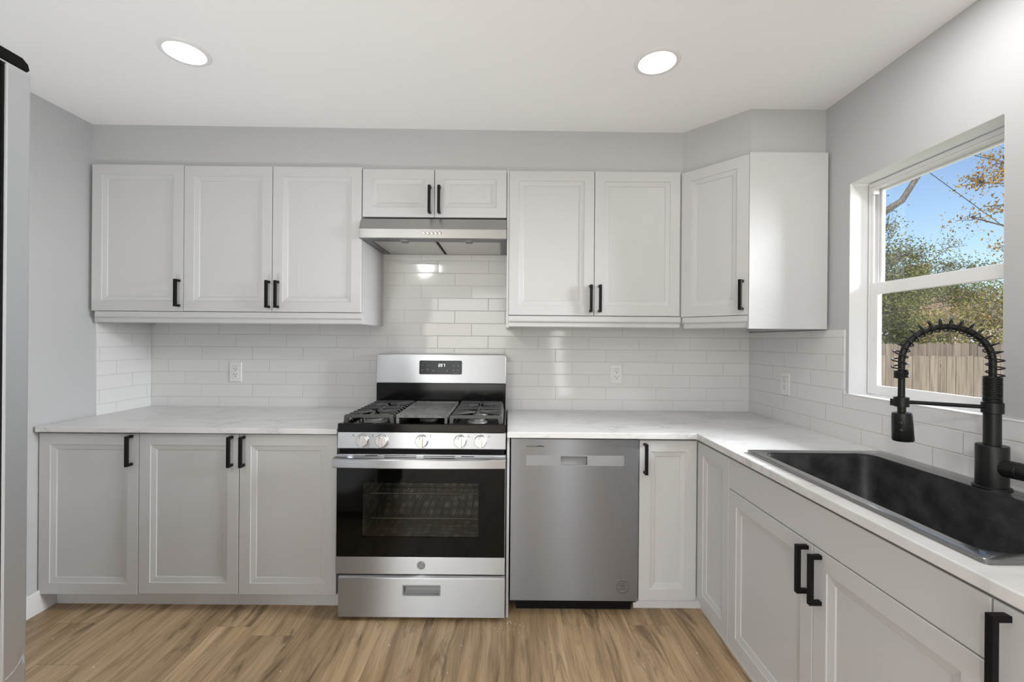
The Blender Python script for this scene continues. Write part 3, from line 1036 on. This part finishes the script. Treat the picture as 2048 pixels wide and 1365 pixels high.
ex, ez = -0.386, 0.312
sc.tube(arc(ex - 0.005, ez + 0.001, 0.0055, 40, 330), 0.0007, 6)
sc.tube([(ex - 0.001, -0.6655, ez - 0.001), (ex - 0.003, -0.6655, ez - 0.009), (ex - 0.008, -0.6655, ez - 0.008)], 0.0007, 6)
sc.tube(arc(ex + 0.006, ez + 0.0045, 0.0035, 60, 270), 0.0007, 6)
sc.tube(arc(ex + 0.006, ez - 0.0035, 0.0045, 90, 320), 0.0007, 6)
for q in range(4):
    sc.tube(arc(ex, ez, 0.0145, 20 + 90 * q, 85 + 90 * q, 8), 0.0005, 6)
# script lettering stays part of the emblem
emo = sc.build('emblem_script', 'steel_smooth', door, smooth=True)
# cavity with racks
cv = MB()
c0, c1, ca, cb_, cy0, cy1 = -0.700, -0.080, 0.335, 0.755, -0.636, -0.16
t_ = 0.004
cv.box(c0, c1, cy1, cy1 + t_, ca, cb_)
cv.box(c0, c0 + t_, cy0, cy1, ca, cb_)
cv.box(c1 - t_, c1, cy0, cy1, ca, cb_)
cv.box(c0, c1, cy0, cy1, ca, ca + t_)
cv.box(c0, c1, cy0, cy1, cb_ - t_, cb_)
cv.build('oven_cavity', 'enamel', rg)
for zr in (0.50, 0.615):
    rk = MB()
    rk.tube([(c0 + 0.006, cy0 + 0.03, zr), (c1 - 0.006, cy0 + 0.03, zr)], 0.003, 6)
    rk.tube([(c0 + 0.006, cy1 - 0.02, zr), (c1 - 0.006, cy1 - 0.02, zr)], 0.003, 6)
    for i in range(17):
        x = c0 + 0.02 + i * (c1 - c0 - 0.04) / 16
        rk.tube([(x, cy0 + 0.03, zr), (x, cy1 - 0.02, zr)], 0.0018, 5)
    rk.build('oven_rack', 'steel_dark', rg, smooth=True)
# storage drawer with a recessed pull
dr_ = MB()
PX0, PX1, PZ0, PZ1 = -0.4630, -0.3040, 0.1810, 0.2190
dr_.plate_hole(-0.7590, -0.0075, 0.0780, 0.2520, PX0, PX1, PZ0, PZ1, -0.6665, -0.6435)
dr_.prism([(-0.6435, 0.2520), (-0.6665, 0.2520), (-0.6660, 0.2555), (-0.6560, 0.2635), (-0.6435, 0.2640)], 'x', -0.7590, -0.0075)
drw = dr_.build('drawer', 'steel', rg, bevel=0.0008)
pl = MB()
pl.plate_hole(PX0 - 0.006, PX1 + 0.006, PZ0 - 0.005, PZ1 + 0.005, PX0, PX1, PZ0, PZ1, -0.6690, -0.6660)
pl.prism([(-0.6660, PZ0 + 0.0005), (-0.6560, PZ0 + 0.002), (-0.6480, PZ0 + 0.010), (-0.6445, PZ0 + 0.022), (-0.6440, PZ1 - 0.0005), (-0.6425, PZ1 - 0.0005), (-0.6425, PZ0 + 0.0005)], 'x', PX0 + 0.0005, PX1 - 0.0005)
pl.build('pull', 'grey_plastic', drw)
# backguard
bg = MB()
r_ = 0.010
prof = [(-0.7515, 1.0830), (-0.0125, 1.0830), (-0.0125, 1.2470 - r_), (-0.0125 - r_ * .3, 1.2470 - r_ * .3), (-0.0125 - r_, 1.2470), (-0.7515 + r_, 1.2470), (-0.7515 + r_ * .3, 1.2470 - r_ * .3), (-0.7515, 1.2470 - r_)]
bg.loft([[(x, -0.1490 + (0.012 if z > 1.2 else 0.0), z) for x, z in prof], [(x, -0.022, z) for x, z in prof]])
bgd = bg.build('backguard', 'steel', rg, bevel=0.003)
MB().box(-0.7500, -0.0140, -0.1420, -0.022, 0.9065, 1.0828).build('backsplash_panel', 'gloss_black', rg, bevel=0.002)


def gy(z):   # backguard front plane at height z (front leans back towards its top)
    return -0.1490 + 0.012 * max(0.0, (z - 1.083) / (1.237 - 1.083))


DX0, DX1, DZ0, DZ1 = -0.5065, -0.2635, 1.1335, 1.2120
dp = MB()
rr = [(-0.5065 + 0.005, 1.1335), (DX1 - 0.005, 1.1335), (DX1, 1.1385), (DX1, DZ1 - 0.005), (DX1 - 0.005, DZ1), (DX0 + 0.005, DZ1), (DX0, DZ1 - 0.005), (DX0, 1.1385)]
dp.loft([[(x, gy(z) - 0.0022, z) for x, z in rr], [(x, gy(z) + 0.004, z) for x, z in rr]])
dsp = dp.build('display', 'display', rg)
SEG = {'2': 'abged', '5': 'afgcd', '7': 'abc'}


def seven(ch, cx, cz, w_, h_, t):
    m = MB()
    sh = lambda z: (z - cz) * 0.16
    hw, hh = w_ / 2, h_ / 2
    defs = {'a': (-hw, hw, hh - t, hh), 'd': (-hw, hw, -hh, -hh + t), 'g': (-hw, hw, -t / 2, t / 2),
            'b': (hw - t, hw, 0, hh), 'c': (hw - t, hw, -hh, 0), 'e': (-hw, -hw + t, -hh, 0), 'f': (-hw, -hw + t, 0, hh)}
    for s_ in SEG[ch]:
        x0, x1, z0, z1 = defs[s_]
        z0, z1 = cz + z0, cz + z1
        pts = [(cx + x0 + sh(z0), z0), (cx + x1 + sh(z0), z0), (cx + x1 + sh(z1), z1), (cx + x0 + sh(z1), z1)]
        m.loft([[(x, gy(z) - 0.0032, z) for x, z in pts], [(x, gy(z) - 0.0022, z) for x, z in pts]])
    return m


for ch, cx in (('2', -0.3930), ('5', -0.3800), ('7', -0.3655)):
    seven(ch, cx, 1.1850, 0.0090, 0.0160, 0.0026).build('clock_digit', 'digit', dsp)
def dash(px, py, wpx, hpx):
    cx, cz = DX0 + (px - 325) / 1450 * (DX1 - DX0), DZ1 - (py - 370) / 470 * (DZ1 - DZ0)
    hw, hh = wpx / 1450 * (DX1 - DX0) / 2, hpx / 470 * (DZ1 - DZ0) / 2
    MB().box(cx - hw, cx + hw, gy(cz) - 0.0028, gy(cz) - 0.0020, cz - hh, cz + hh).build('button_mark', 'mark_light', dsp)


for a in ((500, 437, 190, 10), (1600, 450, 140, 10), (1570, 793, 170, 12), (430, 530, 60, 22), (610, 530, 70, 22), (420, 690, 50, 30), (605, 662, 100, 16), (615, 705, 40, 26),
          (810, 700, 90, 14), (810, 730, 90, 14), (968, 705, 34, 12), (1105, 705, 40, 9), (1265, 715, 60, 50), (1495, 525, 80, 14), (1495, 552, 90, 14), (1640, 525, 40, 14), (1640, 555, 80, 12), (1490, 700, 64, 44), (1640, 680, 60, 14), (1640, 710, 64, 22)):
    dash(*a)
# burners
BUR = [(-0.640, -0.515, 0.046), (-0.640, -0.285, 0.036), (-0.148, -0.515, 0.036), (-0.148, -0.285, 0.030)]
for cx, cy, r in BUR:
    u = MB()
    u.lathe([(r + 0.012, 0.0), (r + 0.010, 0.006), (r * 0.95, 0.009), (r * 0.92, 0.019), (r * 0.85, 0.020)], (cx, cy, 0.9322), n=36)
    bu = u.build('burner', 'burner', rg, smooth=True)
    MB().lathe([(r * 0.90, 0.0), (r * 0.96, 0.002), (r * 0.95, 0.008), (r * 0.85, 0.011), (r * 0.3, 0.0115)], (cx, cy, 0.9526), n=36).build('burner_cap', 'iron', bu, smooth=True)


def grate(x0, x1, name='grate'):
    g = MB()
    ya, yb, zt_, zb = -0.636, -0.168, 0.985, 0.9335
    xm = (x0 + x1) / 2
    th = 0.0044
    # front and rear frames (arched openings) and feet
    for y in (ya, yb):
        g.prism([(x0 + 0.004, zb), (x0 + 0.018, zb), (x0 + 0.026, zt_ - 0.014), (x1 - 0.026, zt_ - 0.014), (x1 - 0.018, zb), (x1 - 0.004, zb), (x1 - 0.010, zt_ - 0.004), (x1 - 0.016, zt_), (x0 + 0.016, zt_), (x0 + 0.010, zt_ - 0.004)], 'y', y, y + 0.012)
    for x in (x0 + 0.006, x1 - 0.018):
        g.box(x, x + 0.012, ya + 0.012, yb, zt_ - 0.026, zt_ - 0.012)
    nb = 8
    cys = (-0.515, -0.285)
    for i in range(1, nb + 1):
        y = ya + 0.006 + (yb - ya) * i / (nb + 1)
        dmin = min(abs(y - c) for c in cys)
        gap = 0.0
        c = min(cys, key=lambda q: abs(y - q))
        if dmin < 0.075:
            gap = 0.055 if dmin > 0.03 else 0.030
        for sx in (-1, 1):
            xe = x0 + 0.006 if sx < 0 else x1 - 0.006
            pts = [(xe, y, zb + 0.004), (xe - sx * 0.004, y, zt_ - 0.012), (xe - sx * 0.014, y, zt_ - 0.003)]
            if gap:
                pts += [(xm + sx * (gap + 0.035), y, zt_ - 0.003), (xm + sx * gap * 0.55, y + (c - y) * 0.62, zt_ - 0.003)]
            else:
                pts += [(xm, y, zt_ - 0.003)]
            g.tube(pts, th, 6)
    for c in cys:
        for a in (45, 135, 225, 315):
            a = math.radians(a)
            g.tube([(xm + 0.018 * math.cos(a), c + 0.014 * math.sin(a), zt_ - 0.003), (xm + 0.085 * math.cos(a), c + 0.05 * math.sin(a), zt_ - 0.003)], th, 6)
        g.tube([(xm, c - 0.12, zt_ - 0.006), (xm, c - 0.028, zt_ - 0.003)], 0.0048, 6)
        g.tube([(xm, c + 0.028, zt_ - 0.003), (xm, c + 0.115, zt_ - 0.006)], 0.0048, 6)
    return g.build(name, 'iron', rg, bevel=0.0, smooth=True)


grate(-0.7580, -0.5160)
grate(-0.2740, -0.0200)
gr = MB()
gx0, gx1, gya, gyb = -0.5120, -0.2780, -0.636, -0.168
gr.box(gx0, gx1, gya, gyb, 0.972, 0.9800)
gr.box(gx0, gx1, gya, gya + 0.008, 0.9800, 0.9845)
gr.box(gx0, gx0 + 0.006, gya + 0.008, gyb - 0.006, 0.9800, 0.9845)
gr.box(gx1 - 0.006, gx1, gya + 0.008, gyb - 0.006, 0.9800, 0.9845)
gr.box(gx0, gx1, gyb - 0.050, gyb, 0.9800, 0.9850)
for x in (gx0, gx1 - 0.012):
    gr.box(x, x + 0.012, gya, gya + 0.012, 0.9335, 0.972)
    gr.box(x, x + 0.012, gyb - 0.012, gyb, 0.9335, 0.972)
    gr.box(x, x + 0.012, gya + 0.012, gyb - 0.012, 0.955, 0.972)
gr.build('griddle', 'griddle', rg, bevel=0.0012)
cbn = MB()
rings = [[(p[0], p[1], z) for p in rrect(-0.395 - a, -0.395 + a, -0.40 - b_, -0.40 + b_, a * 0.98, 0)] for a, b_, z in ((0.042, 0.11, 0.9322), (0.038, 0.105, 0.948), (0.036, 0.10, 0.954))]
cbn.loft(rings)
cbn.build('burner', 'burner', rg, smooth=True)

# ------------------------------------------------------------------ range hood
hd_ = thing('range_hood', 'stainless steel under-cabinet range hood above the gas range', 'hood', (-0.388, -0.21, 1.84))
HX0, HX1 = -0.7600, -0.0145
hpf = [(-0.003, 1.9530), (-0.374, 1.9530), (-0.393, 1.9500), (-0.4240, 1.8900), (-0.4245, 1.8450), (-0.4100, 1.8430), (-0.4090, 1.8470), (-0.012, 1.8470), (-0.003, 1.8430)]
hm = MB()
HB0 = -0.7545
hm.prism(hpf, 'x', HB0, HX1)
hm.prism([(-0.3985, 1.9390), (-0.4240, 1.8900), (-0.4245, 1.8450), (-0.4100, 1.8430), (-0.3985, 1.8430)], 'x', HX0 - 0.0025, HB0 + 0.0005)
hm.build('shell', 'steel_hood', hd_, bevel=0.0012)
ub = MB()
ub.box(HB0 + 0.002, HX0 + 0.045, -0.408, -0.004, 1.8425, 1.8465)
ub.box(HX1 - 0.030, HX1 - 0.002, -0.408, -0.004, 1.8425, 1.8465)
ub.box(HX0 + 0.045, HX1 - 0.030, -0.408, -0.345, 1.8425, 1.8465)
ub.box(HX0 + 0.045, HX1 - 0.030, -0.012, -0.004, 1.8425, 1.8465)
ub.build('underside_frame', 'steel_dark', hd_, bevel=0.0008)
fxm = (HX0 + 0.045 + HX1 - 0.030) / 2
for a, c in ((HX0 + 0.046, fxm - 0.004), (fxm + 0.004, HX1 - 0.031)):
    fl = MB()
    fl.box(a + 0.006, c - 0.004, -0.341, -0.016, 1.8432, 1.8462)
    for q in (a + 0.012, c - 0.018):
        fl.box(q, q + 0.006, -0.344, -0.013, 1.8420, 1.8435)
    fo = fl.build('grease_filter', 'mesh_filter', hd_)
    lm = (a + c) / 2
    MB().box(lm - 0.018, lm + 0.018, -0.340, -0.318, 1.8400, 1.8431).build('filter_latch', 'steel_dark', fo, bevel=0.001)
MB().box(fxm - 0.0035, fxm + 0.0035, -0.344, -0.013, 1.8415, 1.8464).build('filter_divider', 'dark', hd_)
for lx in (HX0 + 0.215, HX1 - 0.195):
    MB().lathe([(0.020, 0.0), (0.018, 0.0025), (0.010, 0.003)], (lx, -0.376, 1.8424), (0, 0, -1), n=20).build('hood_lamp', 'grey_plastic', hd_, smooth=True)
for i in range(5):
    x = -0.4305 + i * 0.0200
    MB().lathe([(0.0072, 0.0), (0.0072, 0.006), (0.0055, 0.0085), (0.002, 0.009)], (x, -0.4242, 1.8690), (0, -1, 0), n=18).build('push_button', 'chrome', hd_, smooth=True)

# ------------------------------------------------------------------ dishwasher
dw = thing('dishwasher', 'stainless steel dishwasher beside the gas range', 'dishwasher', (0.308, -0.32, FL))
MB().box(0.0135, 0.6030, -0.600, -0.020, 0.115, 0.868).build('tub', 'dark', dw)
MB().box(0.045, 0.590, -0.560, -0.520, FL, 0.128).build('kick_plate', 'dark', dw)
QX0, QX1, QZ0, QZ1 = 0.2450, 0.3660, 0.7600, 0.7995
pnl = MB()
pnl.plate_hole(0.0150, 0.6030, 0.1350, 0.8785, QX0, QX1, QZ0, QZ1, -0.6270, -0.6030)
dd = pnl.build('door_panel', 'steel_dw', dw, bevel=0.0015)
stp = MB()
for a, c in ((0.0860, QX0), (QX1, 0.5350)):
    zc = 0.7800
    stp.prism([(a, 0.7565), (c, 0.7565), (c, 0.8035), (a, 0.8035)], 'y', -0.6278, -0.6268)
stp.box(QX0, QX1, -0.6278, -0.6268, QZ1, 0.8035)
stp.box(QX0, QX1, -0.6278, -0.6268, 0.7565, QZ0)
sto = stp.build('handle_strip', 'grey_plastic', dd)
pk = MB()
pp = [(-0.6268, QZ0 + 0.0005), (-0.6150, QZ0 + 0.004), (-0.6080, QZ0 + 0.013), (-0.6050, QZ0 + 0.024), (-0.6045, QZ1 - 0.0005), (-0.6035, QZ1 - 0.0005), (-0.6035, QZ0 + 0.0005)]
pk.prism(pp, 'x', QX0 + 0.0005, QX1 - 0.0005)
pk.build('handle_pocket', 'pocket', dd)
lg = MB()
lg.tube([(0.0850, -0.6275, 0.8455), (0.0950, -0.6275, 0.8440), (0.1350, -0.6275, 0.8437), (0.1680, -0.6275, 0.8425)], 0.0011, 5)
lg.tube([(0.1340, -0.6275, 0.8442), (0.1480, -0.6275, 0.8475), (0.1580, -0.6275, 0.8460), (0.1680, -0.6275, 0.8425)], 0.0012, 5)
lg.build('logo', 'mark_dark', dd)
st = MB()
ccx, ccz = 0.5335, 0.1995
st.tube([(ccx + 0.0275 * math.cos(2 * PI * i / 40), -0.6272, ccz + 0.0275 * math.sin(2 * PI * i / 40)) for i in range(41)], 0.0009, 5)
for a, c, dz_ in ((-0.012, 0.010, 0.0155), (-0.018, 0.016, 0.0085), (-0.012, 0.012, 0.0025), (-0.019, 0.019, -0.0080)):
    x = a
    while x < c - 0.003:
        wl = random.uniform(0.003, 0.0062)
        sk2 = 0.10
        st.box(ccx + x, ccx + min(x + wl, c), -0.6274, -0.6269, ccz + dz_ + x * sk2 - 0.0010, ccz + dz_ + x * sk2 + 0.0012)
        x += wl + 0.0014
st.build('round_sticker', 'mark_dark', dd)

# ------------------------------------------------------------------ outlets


def outlet(label, mtx, w_=0.074, h_=0.118):
    root = thing('wall_outlet', label, 'outlet', mtx.translation, mtx.to_euler().z, 'white wall outlets')
    pl = MB()
    pl.loft([[(-w_ / 2, -0.0005, -h_ / 2), (w_ / 2, -0.0005, -h_ / 2), (w_ / 2, -0.0005, h_ / 2), (-w_ / 2, -0.0005, h_ / 2)],
             [(-w_ / 2, -0.003, -h_ / 2), (w_ / 2, -0.003, -h_ / 2), (w_ / 2, -0.003, h_ / 2), (-w_ / 2, -0.003, h_ / 2)],
             [(-w_ / 2 + .004, -0.0058, -h_ / 2 + .004), (w_ / 2 - .004, -0.0058, -h_ / 2 + .004), (w_ / 2 - .004, -0.0058, h_ / 2 - .004), (-w_ / 2 + .004, -0.0058, h_ / 2 - .004)]])
    pl.build('cover_plate', 'plastic', root, local=True)
    rc = MB()
    rc.box(-0.0170, 0.0170, -0.0078, -0.0057, -0.0335, 0.0335)
    ro = rc.build('receptacle', 'plastic', root, local=True, bevel=0.0015)
    so = MB()
    for dz_ in (0.0175, -0.0165):
        so.box(-0.0080, -0.0055, -0.0080, -0.0070, dz_ - 0.0005, dz_ + 0.0085)
        so.box(0.0055, 0.0078, -0.0080, -0.0070, dz_ + 0.0005, dz_ + 0.0080)
        so.lathe([(0.0030, 0.0), (0.0030, 0.0008)], (0, -0.0072, dz_ - 0.0080), (0, -1, 0), n=12)
    so.box(-0.017, 0.017, -0.0080, -0.0070, 0.0338, 0.0344)
    so.build('slots', 'slot', ro, local=True)


outlet('white wall outlet on the tile left of the gas range', Matrix.Translation((-1.639, 0.0, 1.1270)))
outlet('white wall outlet on the tile above the dishwasher', Matrix.Translation((0.650, 0.0, 1.1315)))
outlet('white wall outlet on the tile of the window wall', Matrix.Translation((TR, -0.350, 1.1150)) @ Matrix.Rotation(-PI / 2, 4, 'Z'))

# ------------------------------------------------------------------ fridge, only its door edge in frame
fr = thing('refrigerator', 'stainless steel refrigerator at the left edge of the view', 'refrigerator', (-1.38, -2.2, FL))
FXR = -0.9330
MB().box(FXR - 0.905, FXR - 0.003, -2.600, -1.8420, FL + 0.03, 1.836).build('cabinet', 'dark', fr, bevel=0.004)
fd = MB()
zs = [FL + 0.05] + [0.66 + 0.004 * i for i in range(28)] + [1.8390]
ysd = [-1.8350 + 0.0425 * i / 12 for i in range(13)]


def dent(y, z):      # small knock in the right-hand edge
    return 0.0022 * math.exp(-((y + 1.799) / 0.006) ** 2 - ((z - 0.712) / 0.010) ** 2)


fd.loft([[(FXR - dent(y, z), y, z) for y in ysd] + [(FXR - 0.905, -1.7925, z), (FXR - 0.905, -1.8350, z)] for z in zs])
fdo = fd.build('door', 'steel_fridge', fr, bevel=0.003)
MB().tube([(FXR + 0.0002, -1.829, 0.690), (FXR + 0.0002, -1.815, 0.696), (FXR, -1.805, 0.705), (FXR - 0.0008, -1.799, 0.715)], 0.0004, 5).build('scratch', 'chrome', fdo)
MB().box(FXR - 0.895, FXR - 0.008, -1.8420, -1.8350, FL + 0.06, 1.832).build('gasket', 'dark', fr)
hc = MB()
hc.prism([(-2.05, 1.8420), (-1.7960, 1.8420), (-1.7930, 1.8480), (-1.7960, 1.8580), (-1.8060, 1.8650), (-2.05, 1.8650)], 'x', FXR - 0.17, FXR - 0.001)
hc.build('hinge_cover', 'dark', fr, bevel=0.003)
MB().prism([(-2.05, 1.8390), (-1.7960, 1.8390), (-1.7960, 1.8420), (-2.05, 1.8420)], 'x', FXR - 0.16, FXR - 0.004).build('hinge_plate', 'chrome', fr)
for lx in (FXR - 0.84, FXR - 0.06):
    for ly in (-2.54, -1.90):
        MB().cyl((lx, ly, FL), (lx, ly, FL + 0.03), 0.02, 0.02, 12).build('foot', 'dark', fr)

# ------------------------------------------------------------------ ceiling lights in view


def can(label, x, y):
    z = CEILZ(x)
    root = thing('recessed_light', label, 'ceiling light', (x, y, z), 0.0, 'recessed ceiling lights')
    MB().lathe([(0.0875, 0.0), (0.0872, 0.002), (0.0840, 0.0045), (0.0720, 0.0060), (0.0695, 0.0050), (0.0695, 0.0005)], (0, 0, 0), (0, 0, -1), n=48, cap0=False, cap1=False).build('trim_ring', 'plastic', root, local=True, smooth=True)
    MB().lathe([(0.0695, 0.0018), (0.066, 0.0052), (0.050, 0.0072), (0.025, 0.0082), (0.004, 0.0084)], (0, 0, 0), (0, 0, -1), n=48, cap0=True).build('lens', 'lens', root, local=True, smooth=True)


can('round recessed ceiling light nearer the fridge side', -1.247, -0.965)
can('round recessed ceiling light nearer the window side', 0.566, -0.948)

# ------------------------------------------------------------------ flecks on the floor
fk = MB()
for i in range(46):
    px, py = random.uniform(-2.0, 0.9), random.uniform(-1.4, -0.55)
    if i < 16:
        px, py = random.gauss(0.02, 0.03), random.gauss(-0.70, 0.025)
    r = random.uniform(0.0012, 0.0032)
    a0 = random.uniform(0, PI)
    pts = [(px + r * random.uniform(.5, 1.3) * math.cos(a0 + k * PI / 2.5), py + r * random.uniform(.5, 1.3) * math.sin(a0 + k * PI / 2.5)) for k in range(5)]
    fk.prism(pts, 'z', FL, FL + 0.0015)
tag(fk.build('plaster_flecks', 'fleck', origin=(0, -0.9, FL)), 'tiny white plaster flecks scattered over the wood floor', 'debris', kind='stuff')

# ------------------------------------------------------------------ outside the window
GZ = -0.45
tag(MB().box(XR + 0.3, 40, -8, 40, GZ - 0.2, GZ).build('ground', 'grass'), kind='structure')


def fence(label, y, x0, x1, top, pw, mat, jig, shape):
    m = MB()
    x = x0
    while x < x1:
        w_ = pw * random.uniform(0.93, 1.05)
        t = top + random.uniform(-jig, jig)
        yo = random.uniform(-0.004, 0.004)
        c = 0.02
        if shape:
            pts = [(x, GZ), (x + w_ - 0.006, GZ), (x + w_ - 0.006, t - c), (x + w_ - 0.006 - c, t), (x + c, t), (x, t - c)]
        else:
            pts = [(x, GZ), (x + w_ - 0.006, GZ), (x + w_ - 0.006, t), (x, t)]
        m.prism(pts, 'y', y + yo, y + yo + 0.018)
        x += w_
    root = thing('wooden_fence', label, 'fence', ((x0 + x1) / 2, y, GZ), 0.0, 'cedar picket fences')
    m.build('pickets', mat, root)
    for z in (GZ + 0.3, top - 0.35):
        MB().box(x0, x1, y + 0.023, y + 0.063, z, z + 0.085).build('rail', mat, root)
    xp = x0 + 0.4
    while xp < x1:
        MB().box(xp, xp + 0.09, y + 0.064, y + 0.154, GZ, top - 0.05).build('post', mat, root)
        xp += 2.4


fence('weathered brown wooden fence seen through the lower window pane', 4.36, 3.2, 13.5, 1.135, 0.142, 'fence', 0.008, False)
fence('taller grey picket fence just behind the brown fence', 4.66, 3.2, 13.5, 1.335, 0.142, 'fence_far', 0.012, True)


def leaf_mesh(pts, size, name):
    n = len(pts)
    pts = np.asarray(pts)
    a = rng.normal(size=(n, 3))
    a /= np.linalg.norm(a, axis=1)[:, None]
    b = rng.normal(size=(n, 3))
    b -= a * (a * b).sum(1)[:, None]
    b /= np.linalg.norm(b, axis=1)[:, None]
    s_ = size * rng.uniform(0.6, 1.3, n)[:, None]
    v = np.stack([pts - a * s_, pts + b * s_ * 0.5, pts + a * s_, pts - b * s_ * 0.5], 1).reshape(-1, 3)
    me = bpy.data.meshes.new(name)
    me.from_pydata(v.tolist(), [], np.arange(4 * n).reshape(-1, 4).tolist())
    return me


def tree(name, label, base, height, trunk_r, blobs, nleaf, leaf, leaf_mat, bark_mat='bark', lean=(0, 0), twigs=True, extra=None, clump=0.14):
    """blobs: (x, y, z, rx, ry, rz) crown masses, leaves sit in clumps on twigs inside them"""
    root = thing(name, label, 'tree', base, 0.0, 'trees beyond the fence')
    wd = MB()
    top = Vector((base[0] + lean[0], base[1] + lean[1], base[2] + height))
    b0 = Vector(base)
    tp = [b0.lerp(top, k / 6) + Vector((random.uniform(-.06, .06), random.uniform(-.06, .06), 0)) for k in range(7)]
    wd.tube(tp, [trunk_r * (1 - 0.11 * k) for k in range(7)], 8)
    pts = []
    tot = sum(b[3] * b[4] * b[5] for b in blobs)
    for bl in blobs:
        c = Vector(bl[:3])
        st_ = min(tp, key=lambda p: (p - c).length + abs(p.z - c.z + 0.5))
        md = st_.lerp(c, 0.5) + Vector((random.uniform(-.15, .15), random.uniform(-.15, .15), random.uniform(0, .25)))
        wd.tube([st_, md, c], [trunk_r * 0.42, trunk_r * 0.28, trunk_r * 0.14], 6)
        nl = int(nleaf * bl[3] * bl[4] * bl[5] / tot)
        nc = max(6, nl // 26)
        for _ in range(nc):
            d = rng.normal(size=3)
            d /= np.linalg.norm(d)
            rr_ = rng.uniform(0.25, 1.0) ** 0.55
            cc_ = np.array(bl[:3]) + d * rr_ * np.array(bl[3:])
            if twigs and rng.random() < 0.75:
                m2 = (np.array(c) * 0.45 + cc_ * 0.55) + rng.normal(size=3) * 0.13
                wd.tube([tuple(c), tuple(m2), tuple(cc_)], [0.010, 0.007, 0.003], 4)
            k = nl // nc
            pts.append(cc_ + rng.normal(size=(k, 3)) * clump)
    if extra:
        for path_, r0, r1 in extra:
            n_ = len(path_)
            wd.tube(path_, [r0 + (r1 - r0) * i / (n_ - 1) for i in range(n_)], 7)
    wo_ = wd.build('trunk', bark_mat, root, smooth=True)
    me = leaf_mesh(np.concatenate(pts), leaf, 'foliage')
    me.transform(ROOT[root.name].inverted())
    o = bpy.data.objects.new('foliage', me)
    COL.objects.link(o)
    o.parent = root
    me.materials.append(M[leaf_mat])
    o['kind'] = 'stuff'
    return root


tree('oak_tree', 'olive green live oak behind the fence, left in the window', (10.3, 10.4, GZ), 4.0, 0.16,
     [(10.2, 9.5, 2.2, 0.8, 0.8, 0.8), (10.9, 9.5, 2.9, 0.7, 0.7, 0.6), (10.2, 9.5, 3.4, 0.5, 0.5, 0.7), (10.4, 9.3, 1.2, 0.8, 0.7, 0.6), (10.45, 9.5, 4.6, 0.22, 0.3, 0.6), (11.0, 9.5, 3.75, 0.6, 0.5, 0.42), (11.2, 9.3, 1.6, 0.5, 0.5, 0.5)],
     19000, 0.034, 'leaf_oak', clump=0.15,
     extra=[([(10.0, 10.2, 3.2), (10.1, 9.9, 4.4), (10.45, 9.6, 5.0), (10.75, 9.4, 5.25), (11.1, 9.3, 5.9)], 0.12, 0.07),
            ([(10.2, 9.6, 2.6), (10.7, 9.4, 2.95), (11.4, 9.3, 3.05), (11.9, 9.3, 3.1)], 0.05, 0.025)])
tree('hackberry_tree', 'thin yellow-green tree behind the middle of the fence', (12.4, 12.3, GZ), 3.3, 0.09,
     [(13.2, 11.8, 2.9, 0.7, 0.6, 0.5), (14.2, 11.8, 3.2, 0.8, 0.6, 0.5), (13.4, 11.8, 1.8, 1.0, 0.7, 0.6), (14.4, 11.8, 3.9, 0.6, 0.4, 0.35), (14.45, 11.8, 4.5, 0.2, 0.3, 0.4), (15.6, 11.8, 3.7, 0.8, 0.4, 0.35), (13.3, 11.8, 3.6, 0.4, 0.3, 0.3), (15.2, 11.8, 2.9, 0.9, 0.6, 0.6)],
     14000, 0.034, 'leaf_oak', clump=0.16)
tree('scrub_tree', 'yellowish scrub tree with pale twigs at the right of the window', (11.3, 7.2, GZ), 2.3, 0.06,
     [(10.4, 6.9, 1.9, 0.7, 0.5, 0.5), (11.0, 6.9, 2.3, 0.6, 0.5, 0.5), (9.6, 6.9, 1.55, 0.7, 0.5, 0.5), (10.7, 6.9, 1.2, 0.8, 0.5, 0.4), (11.5, 6.9, 1.8, 0.6, 0.5, 0.6)],
     14000, 0.027, 'leaf_mix', 'bark_pale', clump=0.12)
tree('autumn_tree', 'orange-leaved autumn tree reaching in at the upper right of the window', (10.6, 5.3, GZ), 5.0, 0.07,
     [(8.95, 5.3, 4.62, 0.38, 0.3, 0.34), (8.55, 5.3, 4.25, 0.36, 0.3, 0.24), (9.4, 5.3, 4.4, 0.5, 0.4, 0.5), (8.35, 5.3, 3.62, 0.30, 0.2, 0.16), (9.0, 5.3, 3.10, 0.28, 0.2, 0.2), (8.9, 5.3, 3.85, 0.3, 0.2, 0.2)],
     2000, 0.029, 'leaf_orange', clump=0.09)
hs_ = thing('house', 'brown-roofed neighbouring house glimpsed through the trees behind the fence', 'house', (24.0, 24.0, GZ))
MB().box(20.5, 28.0, 22.0, 27.0, GZ, 2.5).build('wall', 'trim', hs_)
MB().prism([(21.6, 2.5), (27.4, 2.5), (24.5, 4.7)], 'x', 20.2, 28.3).build('roof', 'rust', hs_)
ch = MB()
ch.box(23.45, 24.15, 22.6, 23.3, 2.8, 5.70)
ch.box(23.38, 24.22, 22.53, 23.37, 5.70, 5.88)
ch.build('chimney', 'rust', hs_)
for label, a, b, sag in (('dark overhead cable crossing the sky diagonally in the window', (8.2, 6.3, 5.05), (11.6, 6.0, 2.3), 0.0),
                         ('thin overhead cable low across the trees in the window', (8.0, 8.2, 1.95), (14.6, 8.6, 2.75), 0.05)):
    pts = [Vector(a).lerp(Vector(b), k / 12) - Vector((0, 0, sag * 4 * (k / 12) * (1 - k / 12))) for k in range(13)]
    pts = [Vector(a) + (Vector(a) - Vector(b)) * 0.6] + pts + [Vector(b) + (Vector(b) - Vector(a)) * 0.6]
    tag(MB().tube(pts, 0.006, 6).build('overhead_cable', 'wire', origin=a), label, 'cable', 'overhead cables')
